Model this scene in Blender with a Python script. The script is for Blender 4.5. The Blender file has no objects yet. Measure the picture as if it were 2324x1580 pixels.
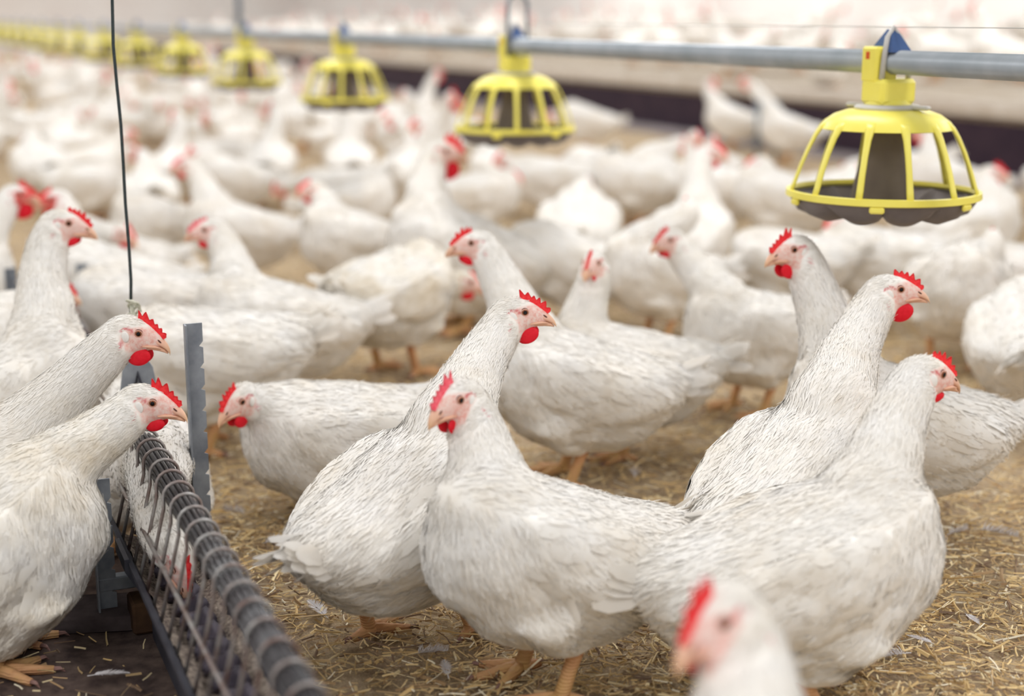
import bpy, math, random
import numpy as np
from mathutils import Vector, Matrix, noise
from mathutils.bvhtree import BVHTree

random.seed(7)
RNG = np.random.default_rng(11)
scene = bpy.context.scene
COL = scene.collection

# ------------------------------------------------------------------ camera
W, HPX = 2324, 1580
FPX = 3300.0
CAM_H = 0.92
PITCH = math.atan(750.0 / FPX)
CP, SP = math.cos(PITCH), math.sin(PITCH)
cam_data = bpy.data.cameras.new('camera')
cam = bpy.data.objects.new('camera', cam_data)
COL.objects.link(cam)
scene.camera = cam
cam.location = (0, 0, CAM_H)
cam.rotation_euler = (math.pi / 2 - PITCH, 0, 0)
cam_data.sensor_width = 36.0
cam_data.lens = FPX / W * 36.0
cam_data.clip_start = 0.05
cam_data.clip_end = 200
cam_data.dof.use_dof = True
cam_data.dof.focus_distance = 2.24
cam_data.dof.aperture_fstop = 1.75
cam_data.dof.aperture_blades = 0

# ------------------------------------------------------------------ light
scene.view_settings.view_transform = 'Standard'
scene.view_settings.look = 'None'
scene.view_settings.gamma = 1.0
scene.view_settings.exposure = 0.05
scene.view_settings.use_curve_mapping = False
world = bpy.data.worlds.new('shed_daylight')
scene.world = world
world.use_nodes = True
wbg = world.node_tree.nodes['Background']
wbg.inputs['Color'].default_value = (1.0, 0.985, 0.96, 1)
wbg.inputs['Strength'].default_value = 0.66

DIRX, DIRY = -0.3888, 0.9213          # the house runs this way (feed line, trough, slats)
NX, NY = 0.9213, 0.3888               # across the house, to the right


def area(name, loc, sx, sy, power, col=(1, 0.985, 0.985)):
    l = bpy.data.lights.new(name, 'AREA')
    l.shape = 'RECTANGLE'
    l.size, l.size_y = sx, sy
    l.energy = power
    l.color = col
    o = bpy.data.objects.new(name, l)
    COL.objects.link(o)
    o.location = loc
    o.rotation_euler = (0, 0, math.atan2(DIRY, DIRX))
    return o


# rows of overhead strip lamps; unseen extra ones added to brighten deck and wall
for row, off in enumerate((-2.6, 1.6, 6.2, 10.2)):
    for k in range(10 if row < 3 else 6):
        s = -1.5 + k * 4.5
        area('overhead_lamp_and_fill', (off * NX + s * DIRX, off * NY + s * DIRY + 0.8, 3.1), 2.4, 0.5, 46 if row < 2 else 56)

scene.cycles.adaptive_threshold = 0.015
scene.cycles.max_bounces = 6
scene.cycles.diffuse_bounces = 3
scene.cycles.glossy_bounces = 2
scene.cycles.transmission_bounces = 2
scene.cycles.transparent_max_bounces = 4
scene.cycles.caustics_reflective = False
scene.cycles.caustics_refractive = False


# ------------------------------------------------------------------ picture <-> place
def wp(px, py, z):
    """the point seen at photo pixel (px, py), at depth z along the view axis"""
    xc = (px - W / 2) / FPX * z
    yc = (py - HPX / 2) / FPX * z
    return Vector((xc, z * CP - yc * SP, CAM_H - z * SP - yc * CP))


def gz(py, h=0.0):
    """depth of a point at height h seen at photo row py"""
    return FPX * (CAM_H - h) / CP / (py - HPX / 2 + FPX * SP / CP)


def ground(px, py, h=0.0):
    p = wp(px, py, gz(py, h))
    return Vector((p.x, p.y, h))


def px_of(p):
    d = Vector(p) - Vector((0, 0, CAM_H))
    z = d.y * CP - d.z * SP
    yc = -d.y * SP - d.z * CP
    if z <= 0.01:
        return None
    return (W / 2 + d.x / z * FPX, HPX / 2 + yc / z * FPX, z)


# ------------------------------------------------------------------ materials
def srgb(r, g, b):
    def f(c):
        c /= 255.0
        return c / 12.92 if c <= 0.04045 else ((c + 0.055) / 1.055) ** 2.4
    return (f(r), f(g), f(b), 1)


class Mat:
    def __init__(self, name, rough=0.6, spec=0.3, metal=0.0):
        self.m = bpy.data.materials.new(name)
        self.m.use_nodes = True
        self.nt = self.m.node_tree
        self.b = self.nt.nodes['Principled BSDF']
        self.b.inputs['Roughness'].default_value = rough
        self.b.inputs['Specular IOR Level'].default_value = spec
        self.b.inputs['Metallic'].default_value = metal

    def n(self, t, **kw):
        x = self.nt.nodes.new(t)
        for k, v in kw.items():
            setattr(x, k, v)
        return x

    def l(self, a, b):
        self.nt.links.new(a, b)

    def noise(self, scale, detail=4, rough=0.55, coord='Object', stretch=None):
        tc = self.n('ShaderNodeTexCoord')
        nz = self.n('ShaderNodeTexNoise')
        nz.inputs['Scale'].default_value = scale
        nz.inputs['Detail'].default_value = detail
        nz.inputs['Roughness'].default_value = rough
        if stretch:
            mp = self.n('ShaderNodeMapping')
            mp.inputs['Scale'].default_value = stretch
            self.l(tc.outputs[coord], mp.inputs['Vector'])
            self.l(mp.outputs['Vector'], nz.inputs['Vector'])
        else:
            self.l(tc.outputs[coord], nz.inputs['Vector'])
        return nz.outputs['Fac']

    def ramp(self, fac, stops):
        r = self.n('ShaderNodeValToRGB')
        el = r.color_ramp.elements
        while len(el) < len(stops):
            el.new(0.5)
        for e, (p, c) in zip(el, stops):
            e.position = p
            e.color = c
        self.l(fac, r.inputs['Fac'])
        return r.outputs['Color']

    def mix(self, fac, a, b, mode='MIX'):
        x = self.n('ShaderNodeMix', data_type='RGBA', blend_type=mode)
        for s, v in ((0, fac), (6, a), (7, b)):
            if isinstance(v, (int, float)):
                x.inputs[s].default_value = v
            elif isinstance(v, tuple):
                x.inputs[s].default_value = v
            else:
                self.l(v, x.inputs[s])
        return x.outputs[2]

    def color(self, c):
        if isinstance(c, tuple):
            self.b.inputs['Base Color'].default_value = c
        else:
            self.l(c, self.b.inputs['Base Color'])
        return self

    def bump(self, fac, strength=0.3, dist=0.005):
        b = self.n('ShaderNodeBump')
        b.inputs['Strength'].default_value = strength
        b.inputs['Distance'].default_value = dist
        self.l(fac, b.inputs['Height'])
        self.l(b.outputs['Normal'], self.b.inputs['Normal'])
        return self


def simple(name, c, c2=None, scale=30, rough=0.5, spec=0.3, metal=0.0, bump=0.0):
    m = Mat(name, rough, spec, metal)
    if c2 is None:
        m.color(c)
    else:
        f = m.noise(scale)
        m.color(m.ramp(f, [(0.35, c), (0.68, c2)]))
        if bump:
            m.bump(f, bump)
    return m.m


def feather_material(name='white_feathers', stain=0.55, face=((232, 172, 160), (238, 202, 192), (240, 222, 214))):
    m = Mat(name, 0.85, 0.08)
    at = m.n('ShaderNodeAttribute', attribute_name='Col')
    sep = m.n('ShaderNodeSeparateColor')
    m.l(at.outputs['Color'], sep.inputs['Color'])
    f = m.noise(9, 5, 0.6)
    base = m.ramp(f, [(0.38, (0.93, 0.91, 0.87, 1)), (0.55, (0.90, 0.85, 0.76, 1)), (0.74, (0.76, 0.65, 0.48, 1))])
    base = m.mix(stain, (0.93, 0.91, 0.885, 1), base)
    per = m.ramp(sep.outputs['Blue'], [(0.0, (0.985, 0.98, 0.97, 1)), (0.5, (1, 1, 1, 1)), (1.0, (0.97, 0.955, 0.93, 1))])
    base = m.mix(1.0, base, per, 'MULTIPLY')
    f2 = m.noise(160, 4, 0.7)
    pink = m.ramp(f2, [(0.35, srgb(*face[0])), (0.5, srgb(*face[1])), (0.68, srgb(*face[2]))])
    base = m.mix(sep.outputs['Red'], base, pink)
    base = m.mix(sep.outputs['Green'], base, srgb(206, 84, 92))
    m.color(base)
    return m.m


def add_translucency(mat, f):
    nt = mat.node_tree
    p_, o_ = nt.nodes['Principled BSDF'], nt.nodes['Material Output']
    tr = nt.nodes.new('ShaderNodeBsdfTranslucent')
    mx = nt.nodes.new('ShaderNodeMixShader')
    mx.inputs[0].default_value = f
    nt.links.new(p_.inputs['Base Color'].links[0].from_socket, tr.inputs['Color'])
    nt.links.new(p_.outputs[0], mx.inputs[1])
    nt.links.new(tr.outputs[0], mx.inputs[2])
    nt.links.new(mx.outputs[0], o_.inputs['Surface'])
    return mat


M_SKIN = feather_material('white_down', 0.5)
M_SKIN_RED = feather_material('white_down_red_face', 0.5, ((206, 62, 66), (222, 104, 98), (232, 150, 140)))
M_SKIN_DIRTY = feather_material('soiled_white_down', 0.95)
M_FEATHER = add_translucency(feather_material('white_feathers', 0.5), 0.10)
M_FEATHER_TAIL = add_translucency(feather_material('thin_tail_feathers', 0.4), 0.42)
M_FEATHER_DIRTY = add_translucency(feather_material('soiled_white_feathers', 0.95), 0.10)


def flesh(name, c, c2):
    m = Mat(name, 0.5, 0.35)
    f = m.noise(180, 4, 0.6)
    m.color(m.ramp(f, [(0.35, c), (0.7, c2)]))
    m.bump(f, 0.25, 0.0015)
    m.b.inputs['Subsurface Weight'].default_value = 0.0
    return m.m


M_COMB = flesh('red_comb_skin', srgb(238, 28, 42), srgb(250, 62, 62))
M_COMB_PALE = flesh('pink_comb_skin', srgb(240, 72, 92), srgb(248, 125, 136))
M_WATTLE = flesh('red_wattle_skin', srgb(224, 8, 34), srgb(236, 22, 46))


def attr_material(name, rough, spec):
    m = Mat(name, rough, spec)
    at = m.n('ShaderNodeAttribute', attribute_name='Col')
    m.color(at.outputs['Color'])
    return m.m


M_BEAK = attr_material('horn_beak', 0.4, 0.4)
M_EYE = attr_material('glossy_eye', 0.10, 0.28)


def leg_material():
    m = Mat('scaly_leg_skin', 0.55, 0.3)
    f = m.noise(14, 4, 0.6)
    c = m.ramp(f, [(0.3, srgb(182, 122, 84)), (0.55, srgb(214, 164, 118)), (0.75, srgb(204, 170, 104))])
    at = m.n('ShaderNodeAttribute', attribute_name='Col')
    sep = m.n('ShaderNodeSeparateColor')
    m.l(at.outputs['Color'], sep.inputs['Color'])
    c = m.mix(sep.outputs['Red'], c, srgb(150, 116, 108))
    m.color(c)
    tc = m.n('ShaderNodeTexCoord')
    wv = m.n('ShaderNodeTexWave', bands_direction='Z')
    wv.inputs['Scale'].default_value = 70
    wv.inputs['Distortion'].default_value = 3
    m.l(tc.outputs['Object'], wv.inputs['Vector'])
    m.bump(wv.outputs['Fac'], 0.5, 0.002)
    return m.m


M_LEG = leg_material()
M_EARLOBE = simple('white_ear_lobe', (0.86, 0.83, 0.79, 1), rough=0.6)


# ------------------------------------------------------------------ mesh helpers
def mk_mesh(name, V, F, mats, col=None, smooth=True, normals=None, mat_split=None):
    """V: (n,3); F: list of index lists/arrays; col: (n,3|4) point colours"""
    me = bpy.data.meshes.new(name)
    V = np.asarray(V, dtype=np.float32)
    if isinstance(F, np.ndarray):
        tot = np.full(len(F), F.shape[1], dtype=np.int32)
        flat = F.reshape(-1).astype(np.int32)
    else:
        tot = np.array([len(f) for f in F], dtype=np.int32)
        flat = np.concatenate([np.asarray(f, dtype=np.int32) for f in F]) if len(F) else np.zeros(0, np.int32)
    me.vertices.add(len(V))
    me.vertices.foreach_set('co', V.reshape(-1))
    me.loops.add(len(flat))
    me.loops.foreach_set('vertex_index', flat)
    me.polygons.add(len(tot))
    start = np.zeros(len(tot), dtype=np.int32)
    start[1:] = np.cumsum(tot)[:-1]
    me.polygons.foreach_set('loop_start', start)
    me.polygons.foreach_set('loop_total', tot)
    me.polygons.foreach_set('use_smooth', np.full(len(tot), smooth, dtype=bool))
    if mat_split is not None:
        mi = np.zeros(len(tot), dtype=np.int32)
        mi[mat_split:] = 1
        me.polygons.foreach_set('material_index', mi)
    me.update(calc_edges=True)
    for m in mats if isinstance(mats, (list, tuple)) else [mats]:
        me.materials.append(m)
    if col is not None:
        col = np.asarray(col, dtype=np.float32)
        if col.shape[1] == 3:
            col = np.concatenate([col, np.ones((len(col), 1), np.float32)], 1)
        a = me.color_attributes.new('Col', 'FLOAT_COLOR', 'POINT')
        a.data.foreach_set('color', col.reshape(-1))
    if normals is not None:
        me.normals_split_custom_set_from_vertices(np.asarray(normals, np.float32))
    return me


def link(name, me, parent=None):
    o = bpy.data.objects.new(name, me)
    COL.objects.link(o)
    if parent is not None:
        o.parent = parent
    return o


def tag(o, label, cat, group=None, kind=None):
    if label:
        o['label'] = label
    if cat:
        o['category'] = cat
    if group:
        o['group'] = group
    if kind:
        o['kind'] = kind
    return o


def thing(name, label, cat, loc=(0, 0, 0), rz=0.0, group=None):
    o = bpy.data.objects.new(name, None)
    COL.objects.link(o)
    o.location = loc
    o.rotation_euler = (0, 0, rz)
    o.empty_display_size = 0.05
    return tag(o, label, cat, group)


class MB:
    """collects shapes into one mesh"""

    def __init__(self):
        self.V, self.F, self.C = [], [], []
        self.n = 0

    def add(self, V, F, c=(1, 1, 1)):
        V = np.asarray(V, float).reshape(-1, 3)
        self.V.append(V)
        self.F.extend([[i + self.n for i in f] for f in F])
        self.C.append(np.tile(np.array(c[:3], float), (len(V), 1)))
        self.n += len(V)
        return self

    def box(self, c, s, rot=None, col=(1, 1, 1), bev=0.0):
        x, y, z = s[0] / 2, s[1] / 2, s[2] / 2
        if bev > 0:
            # chamfered box: 24 vertices
            pts, idx = [], {}
            for sx in (-1, 1):
                for sy in (-1, 1):
                    for sz in (-1, 1):
                        for ax in range(3):
                            p = [sx * (x - bev), sy * (y - bev), sz * (z - bev)]
                            p[ax] = (sx * x, sy * y, sz * z)[ax]
                            idx[(sx, sy, sz, ax)] = len(pts)
                            pts.append(p)
            F = []
            for ax in range(3):
                o1, o2 = [a for a in range(3) if a != ax]
                for s0 in (-1, 1):
                    q = []
                    for a, b in ((-1, -1), (1, -1), (1, 1), (-1, 1)):
                        k = [0, 0, 0]
                        k[ax], k[o1], k[o2] = s0, a, b
                        q.append(idx[(k[0], k[1], k[2], ax)])
                    F.append(q)
                for a in (-1, 1):
                    for b in (-1, 1):
                        k0, k1 = [0, 0, 0], [0, 0, 0]
                        k0[ax], k1[ax] = -1, 1
                        k0[o1] = k1[o1] = a
                        k0[o2] = k1[o2] = b
                        F.append([idx[(*k0, o1)], idx[(*k1, o1)], idx[(*k1, o2)], idx[(*k0, o2)]])
            for sx in (-1, 1):
                for sy in (-1, 1):
                    for sz in (-1, 1):
                        F.append([idx[(sx, sy, sz, a)] for a in range(3)])
            V = np.array(pts)
        else:
            V = np.array([[i, j, k] for i in (-x, x) for j in (-y, y) for k in (-z, z)])
            F = [[0, 1, 3, 2], [4, 6, 7, 5], [0, 4, 5, 1], [2, 3, 7, 6], [0, 2, 6, 4], [1, 5, 7, 3]]
        if rot is not None:
            V = V @ np.array(rot.to_3x3()).T
        return self.add(V + np.array(c), F, col)

    def tube(self, pts, r, seg=10, col=(1, 1, 1), closed=False, cap=True):
        P = np.array([list(p) for p in pts], float)
        n = len(P)
        R = np.full(n, r) if np.isscalar(r) else np.array(r, float)
        if closed:
            T = np.roll(P, -1, 0) - np.roll(P, 1, 0)
        else:
            T = np.gradient(P, axis=0)
        T /= np.linalg.norm(T, axis=1)[:, None] + 1e-12
        up = np.array([0, 0, 1.0]) if abs(T[0][2]) < 0.9 else np.array([1.0, 0, 0])
        a = np.cross(T[0], up)
        a /= np.linalg.norm(a)
        V = []
        ang = np.arange(seg) * 2 * math.pi / seg
        for i in range(n):
            a = a - T[i] * np.dot(a, T[i])
            a /= np.linalg.norm(a) + 1e-12
            b = np.cross(T[i], a)
            V.append(P[i] + R[i] * (np.cos(ang)[:, None] * a + np.sin(ang)[:, None] * b))
        F = []
        m = n if closed else n - 1
        for i in range(m):
            j = (i + 1) % n
            for k in range(seg):
                l = (k + 1) % seg
                F.append([i * seg + k, i * seg + l, j * seg + l, j * seg + k])
        if cap and not closed:
            F.append(list(range(seg))[::-1])
            F.append([(n - 1) * seg + k for k in range(seg)])
        return self.add(np.concatenate(V), F, col)

    def lathe(self, prof, seg=32, c=(0, 0, 0), col=(1, 1, 1), lobes=0, amp=0.0, closed=False):
        """prof: (radius, z) pairs about the z axis"""
        V = []
        ang = np.arange(seg) * 2 * math.pi / seg
        for r, z in prof:
            rr = r * (1 + amp * np.cos(lobes * ang)) if lobes else np.full(seg, r)
            V.append(np.stack([rr * np.cos(ang), rr * np.sin(ang), np.full(seg, z)], 1))
        F = []
        n = len(prof)
        for i in range(n if closed else n - 1):
            j = (i + 1) % n
            for k in range(seg):
                l = (k + 1) % seg
                F.append([i * seg + k, i * seg + l, j * seg + l, j * seg + k])
        return self.add(np.concatenate(V) + np.array(c), F, col)

    def loft(self, rings, col=(1, 1, 1), cap=True):
        """rings: list of (k,3) arrays"""
        k = len(rings[0])
        n = len(rings)
        F = []
        for i in range(n - 1):
            for j in range(k):
                l = (j + 1) % k
                F.append([i * k + j, i * k + l, (i + 1) * k + l, (i + 1) * k + j])
        if cap:
            F.append(list(range(k))[::-1])
            F.append([(n - 1) * k + j for j in range(k)])
        return self.add(np.concatenate(rings), F, col)

    def sphere(self, c, r, nu=14, nv=9, col=(1, 1, 1), frame=None):
        r = np.array([r, r, r] if np.isscalar(r) else r, float)
        V = [[0, 0, -1]]
        for j in range(1, nv):
            ph = -math.pi / 2 + math.pi * j / nv
            for i in range(nu):
                th = 2 * math.pi * i / nu
                V.append([math.cos(ph) * math.cos(th), math.cos(ph) * math.sin(th), math.sin(ph)])
        V.append([0, 0, 1])
        V = np.array(V) * r
        if frame is not None:
            V = V @ np.array(frame)
        F = [[0, 1 + (i + 1) % nu, 1 + i] for i in range(nu)]
        for j in range(nv - 2):
            for i in range(nu):
                a, b = 1 + j * nu + i, 1 + j * nu + (i + 1) % nu
                F.append([a, b, b + nu, a + nu])
        t = len(V) - 1
        F += [[t, 1 + (nv - 2) * nu + i, 1 + (nv - 2) * nu + (i + 1) % nu] for i in range(nu)]
        return self.add(V + np.array(c), F, col)

    def mesh(self, name, mats, smooth=True):
        return mk_mesh(name, np.concatenate(self.V), self.F, mats, np.concatenate(self.C), smooth)

    def build(self, name, mats, parent=None, smooth=True):
        return link(name, self.mesh(name, mats, smooth), parent)


def flat_shade_by_angle(o, deg=35):
    me = o.data
    try:
        me.set_sharp_from_angle(angle=math.radians(deg))
    except Exception:
        pass
    return o


# ------------------------------------------------------------------ hens
def nrm(v):
    v = np.asarray(v, float)
    return v / (np.linalg.norm(v) + 1e-12)


def feather_batch(P, N, F, L, Wd, tilt, curl=0.25, bvh=None, lift=None, open_=1.7):
    """many feathers as small curved blades; returns verts, quads"""
    n = len(P)
    N = N / (np.linalg.norm(N, axis=1)[:, None] + 1e-9)
    F = F - N * np.sum(F * N, 1)[:, None]
    F = F / (np.linalg.norm(F, axis=1)[:, None] + 1e-9)
    Cx = np.cross(N, F)
    ts = np.array([0.0, 0.4, 0.78, 1.0])
    ws = np.array([0.5, 1.0, 0.82, 0.22])
    V = np.zeros((n, 4, 3, 3))
    CN = [N] * 4
    for i, (t, w) in enumerate(zip(ts, ws)):
        hw = (Wd * 0.5 * w)[:, None]
        Ni = N
        if bvh is not None and i > 0:
            # the blade follows the curve of the body under it
            ctr = P + F * (L * t)[:, None]
            Ni = N.copy()
            for j in range(n):
                hit = bvh.find_nearest(Vector(ctr[j]))
                if hit[0] is not None:
                    ctr[j] = hit[0]
                    nj = np.array(hit[1])
                    Ni[j] = nj if nj @ N[j] > 0 else -nj
            Ni = Ni * 0.7 + N * 0.3
            ctr = ctr + Ni * (0.0006 + lift * (t * 1.75 - open_ * t * t))[:, None]
        else:
            h = L * (np.sin(tilt) * t - curl * np.sin(tilt) * t * t) - 0.0015
            ctr = P + F * (L * np.cos(tilt) * t)[:, None] + N * h[:, None]
        CN[i] = Ni
        V[:, i, 0] = ctr - Cx * hw - Ni * hw * 0.16
        V[:, i, 1] = ctr
        V[:, i, 2] = ctr + Cx * hw - Ni * hw * 0.16
    rn = np.random.default_rng(n)
    dn_ = rn.normal(0, 0.06, N.shape)
    NV = np.zeros((n, 4, 3, 3))
    for i in range(4):
        Nr = CN[i] + dn_
        NV[:, i, 0] = Nr - Cx * 0.2
        NV[:, i, 1] = Nr
        NV[:, i, 2] = Nr + Cx * 0.2
    NV[:, 3] += (F * 0.2)[:, None]
    NV = NV.reshape(-1, 3)
    NV /= np.linalg.norm(NV, axis=1)[:, None]
    base = (np.arange(n) * 12)[:, None, None]
    q = []
    for i in range(3):
        for j in range(2):
            a = i * 3 + j
            q.append([a, a + 3, a + 4, a + 1])
    Q = (base + np.array(q)[None]).reshape(-1, 4)
    return V.reshape(-1, 3), Q, NV


def strand_batch(P, N, F, L, Wd, bvh, lift, tiplift):
    """fine plumage: narrow pointed strips that hug the body; returns verts, quads, normals"""
    n = len(P)
    F = F - N * np.sum(F * N, 1)[:, None]
    F = F / (np.linalg.norm(F, axis=1)[:, None] + 1e-9)
    Cx = np.cross(N, F)
    V = np.zeros((n, 3, 2, 3))
    NV = np.zeros((n, 3, 2, 3))
    rn = np.random.default_rng(n + 3)
    dn_ = rn.normal(0, 0.12, N.shape)
    for i, (t, w) in enumerate(((0.0, 0.7), (0.55, 1.0), (1.0, 0.12))):
        ctr, Ni = P - N * 0.0006, N
        if i:
            ctr = P + F * (L * t)[:, None]
            Ni = N.copy()
            for j in range(n):
                hit = bvh.find_nearest(Vector(ctr[j]))
                if hit[0] is not None:
                    ctr[j] = hit[0]
                    nj = np.array(hit[1])
                    Ni[j] = nj if nj @ N[j] > 0 else -nj
            Ni = Ni * 0.6 + N * 0.4
            ctr = ctr + Ni * (lift if i == 1 else tiplift)[:, None]
        hw = (Wd * 0.5 * w)[:, None]
        V[:, i, 0] = ctr - Cx * hw
        V[:, i, 1] = ctr + Cx * hw
        NV[:, i, 0] = Ni + dn_ - Cx * 0.12
        NV[:, i, 1] = Ni + dn_ + Cx * 0.12
    NV = NV.reshape(-1, 3)
    NV /= np.linalg.norm(NV, axis=1)[:, None]
    q = np.array([[0, 2, 3, 1], [2, 4, 5, 3]])
    Q = ((np.arange(n) * 6)[:, None, None] + q[None]).reshape(-1, 4)
    return V.reshape(-1, 3), Q, NV


def interp_rows(xs, rows, x):
    return np.array([np.interp(x, xs, r) for r in np.array(rows).T]).T


def smoothstep(a, b, x):
    t = np.clip((x - a) / (b - a), 0, 1)
    return t * t * (3 - 2 * t)


def head_frame(yaw, pitch):
    y, p = math.radians(yaw), math.radians(pitch)
    a = np.array([math.cos(y) * math.cos(p), math.sin(y) * math.cos(p), math.sin(p)])
    l = np.array([-math.sin(y), math.cos(y), 0.0])
    b = np.cross(a, l)
    return a, l, b


def hen_geometry(head, hyaw, hpitch, pitch=12.0, sit=0.0, comb=1.0, watt=1.0, voxel=0.0045,
                 nfeather=4200, seed=0, pale=False, fat=1.0, rump_stain=0.0, hroll=0.0,
                 stance=(0.0, 0.0), shank_lean=0.0, reach=0.3):
    """meshes of one hen in its own frame: +x forward, z up, feet at z = 0"""
    rng = np.random.default_rng(seed + 100)
    p = math.radians(pitch)
    A = np.array([math.cos(p), 0, math.sin(p)])
    U = np.array([-math.sin(p), 0, math.cos(p)])
    Yv = np.array([0, 1.0, 0])
    C0 = np.array([-0.005, 0, 0.193 - sit])

    def B(u, v, y=0.0):
        return C0 + A * u + U * v + Yv * y

    # ---- trunk
    us = [-0.222, -0.205, -0.18, -0.145, -0.10, -0.04, 0.02, 0.08, 0.13, 0.17, 0.19]
    rows = [(0.014, 0.012, 0.014, .068), (0.036, 0.024, 0.034, .060), (0.062, 0.044, 0.066, .044),
            (0.087, 0.066, 0.096, .024), (0.104, 0.080, 0.114, .009), (0.113, 0.092, 0.126, .0),
            (0.115, 0.098, 0.129, .0), (0.107, 0.097, 0.122, .003), (0.088, 0.086, 0.098, .012),
            (0.055, 0.060, 0.064, .026), (0.015, 0.02, 0.02, .034)]
    ang = np.arange(28) * 2 * math.pi / 28
    mb = MB()
    rings = []
    for u in np.linspace(us[0], us[-1], 34):
        w, ht, hb, vc = interp_rows(us, rows, u)
        c, s = np.cos(ang), np.sin(ang)
        e = 0.9
        yy = np.sign(c) * np.abs(c) ** e * w * fat
        vv = np.where(s > 0, s * ht, s * hb * fat)
        rings.append(np.array([B(u, vc + v, y) for y, v in zip(yy, vv)]))
    mb.loft(rings)
    # folded wings
    for sd in (1, -1):
        rings = []
        for u, yc, vc, w, h in ((0.115, .070, .030, .006, .010), (0.10, .080, .028, .020, .036), (0.05, .094, .018, .026, .056),
                                (-0.02, .098, .014, .026, .060), (-0.09, .090, .018, .023, .050), (-0.14, .076, .026, .018, .030),
                                (-0.165, .064, .032, .010, .014), (-0.172, .060, .034, .004, .005)):
            rings.append(np.array([B(u, vc + h * math.sin(t), sd * fat * (yc + 0.006 + w * 1.12 * math.cos(t))) for t in ang[::2]]))
        mb.loft(rings)
    # drumsticks
    hock_z = max(0.082 - sit, 0.03)
    for i, sd in enumerate((1, -1)):
        hip = B(-0.005, -0.02, sd * 0.055)
        kn = B(0.035 + stance[i] * .4, -0.085, sd * 0.062)
        hock = np.array([-0.018 + stance[i] * .8 + shank_lean, sd * 0.055, hock_z])
        mb.tube([hip, kn, kn * 0.45 + hock * 0.55, hock], [0.055, 0.052, 0.032, 0.016], 12)
    # neck
    a, l, b = head_frame(hyaw, hpitch)
    if hroll:
        r = math.radians(hroll)
        l, b = l * math.cos(r) + b * math.sin(r), b * math.cos(r) - l * math.sin(r)
    head = np.array(head, float)

    def Hd(x, z, y=0.0):
        return head + a * x + b * z + l * y

    P0 = B(0.10, 0.035)
    P3 = Hd(-0.028, -0.016)
    d = P3 - P0
    dist = np.linalg.norm(d)
    T0 = nrm((A * 0.55 + U * 0.85) * (1 - reach) + reach * 1.1 * d / dist) if d[2] > -0.02 else nrm(A * 0.9 + d / dist)
    T3 = nrm(a * 0.40 + b * 0.55 + 0.55 * d / dist)
    k = 0.36 * dist
    tt = np.linspace(0, 1, 26)
    bz = ((1 - tt) ** 3)[:, None] * P0 + (3 * (1 - tt) ** 2 * tt)[:, None] * (P0 + T0 * k) + \
         (3 * (1 - tt) * tt ** 2)[:, None] * (P3 - T3 * k) + (tt ** 3)[:, None] * P3
    rad = np.interp(tt, [0, 0.15, 0.35, 0.6, 0.85, 1.0], [0.078, 0.070, 0.053, 0.0425, 0.0365, 0.032])
    mb.tube(bz, rad, 20)
    # breast bulge joining neck and trunk
    mb.sphere(B(0.105, 0.0), (0.082, 0.088 * fat, 0.098), 18, 12, frame=[A, Yv, U])
    # head
    hs = [-0.056, -0.050, -0.038, -0.018, 0.0, 0.014, 0.026, 0.036]
    hr = [(-.004, -.026, .008), (.008, -.040, .020), (.0175, -.043, .0250), (.0225, -.0405, .0230), (.0190, -.0350, .0190),
          (.0125, -.0280, .0155), (.0045, -.0225, .0110), (-.002, -.018, .0060)]
    rings = []
    an2 = np.arange(20) * 2 * math.pi / 20
    for x in np.linspace(hs[0], hs[-1], 16):
        tp, bt, hw = interp_rows(hs, hr, x)
        zc, hh = (tp + bt) / 2, (tp - bt) / 2
        rings.append(np.array([Hd(x, zc + hh * math.sin(t), hw * math.cos(t)) for t in an2]))
    mb.loft(rings)

    raw = mk_mesh('raw', np.concatenate(mb.V), mb.F, [])
    tmp = bpy.data.objects.new('raw', raw)
    COL.objects.link(tmp)
    md = tmp.modifiers.new('r', 'REMESH')
    md.mode = 'VOXEL'
    md.voxel_size = voxel
    dg = bpy.context.evaluated_depsgraph_get()
    ev = tmp.evaluated_get(dg)
    em = ev.to_mesh()
    nv = len(em.vertices)
    V = np.zeros(nv * 3, np.float32)
    em.vertices.foreach_get('co', V)
    V = V.reshape(-1, 3).astype(float)
    E = np.zeros(len(em.edges) * 2, np.int32)
    em.edges.foreach_get('vertices', E)
    E = E.reshape(-1, 2)
    Q = [list(q.vertices) for q in em.polygons]
    ev.to_mesh_clear()
    bpy.data.objects.remove(tmp)
    bpy.data.meshes.remove(raw)
    Q = np.array([q if len(q) == 4 else q + [q[-1]] for q in Q])
    # smoothing, gentler on the head
    hd = np.linalg.norm(V - Hd(0.0, -0.01), axis=1)
    wgt = 0.25 + 0.75 * smoothstep(0.045, 0.09, hd)
    deg = np.bincount(E.reshape(-1), minlength=nv)[:, None]
    for it in range(int(0.05 / voxel)):
        acc = np.zeros_like(V)
        for c in range(3):
            acc[:, c] = np.bincount(E[:, 0], V[E[:, 1], c], nv) + np.bincount(E[:, 1], V[E[:, 0], c], nv)
        V += (acc / np.maximum(deg, 1) - V) * 0.6 * wgt[:, None]
    # soft lumps in the plumage
    if nfeather > 1500:
        amp = smoothstep(0.05, 0.12, hd)
        off = seed * 0.37
        ctr_ = V.mean(0)
        dirv = V - C0
        dirv /= np.linalg.norm(dirv, axis=1)[:, None] + 1e-9
        lump = np.array([noise.noise(Vector((q[0] * 17 + off, q[1] * 26, q[2] * 26))) * 0.0042 +
                         noise.noise(Vector((q[0] * 40 + off, q[1] * 60, q[2] * 60 + 5))) * 0.0020 for q in V])
        V += dirv * (lump * amp)[:, None]
    # normals and areas
    tri = V[Q]
    fn = np.cross(tri[:, 2] - tri[:, 0], tri[:, 3] - tri[:, 1])
    farea = np.linalg.norm(fn, axis=1) / 2
    fn /= farea[:, None] * 2 + 1e-12
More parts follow.
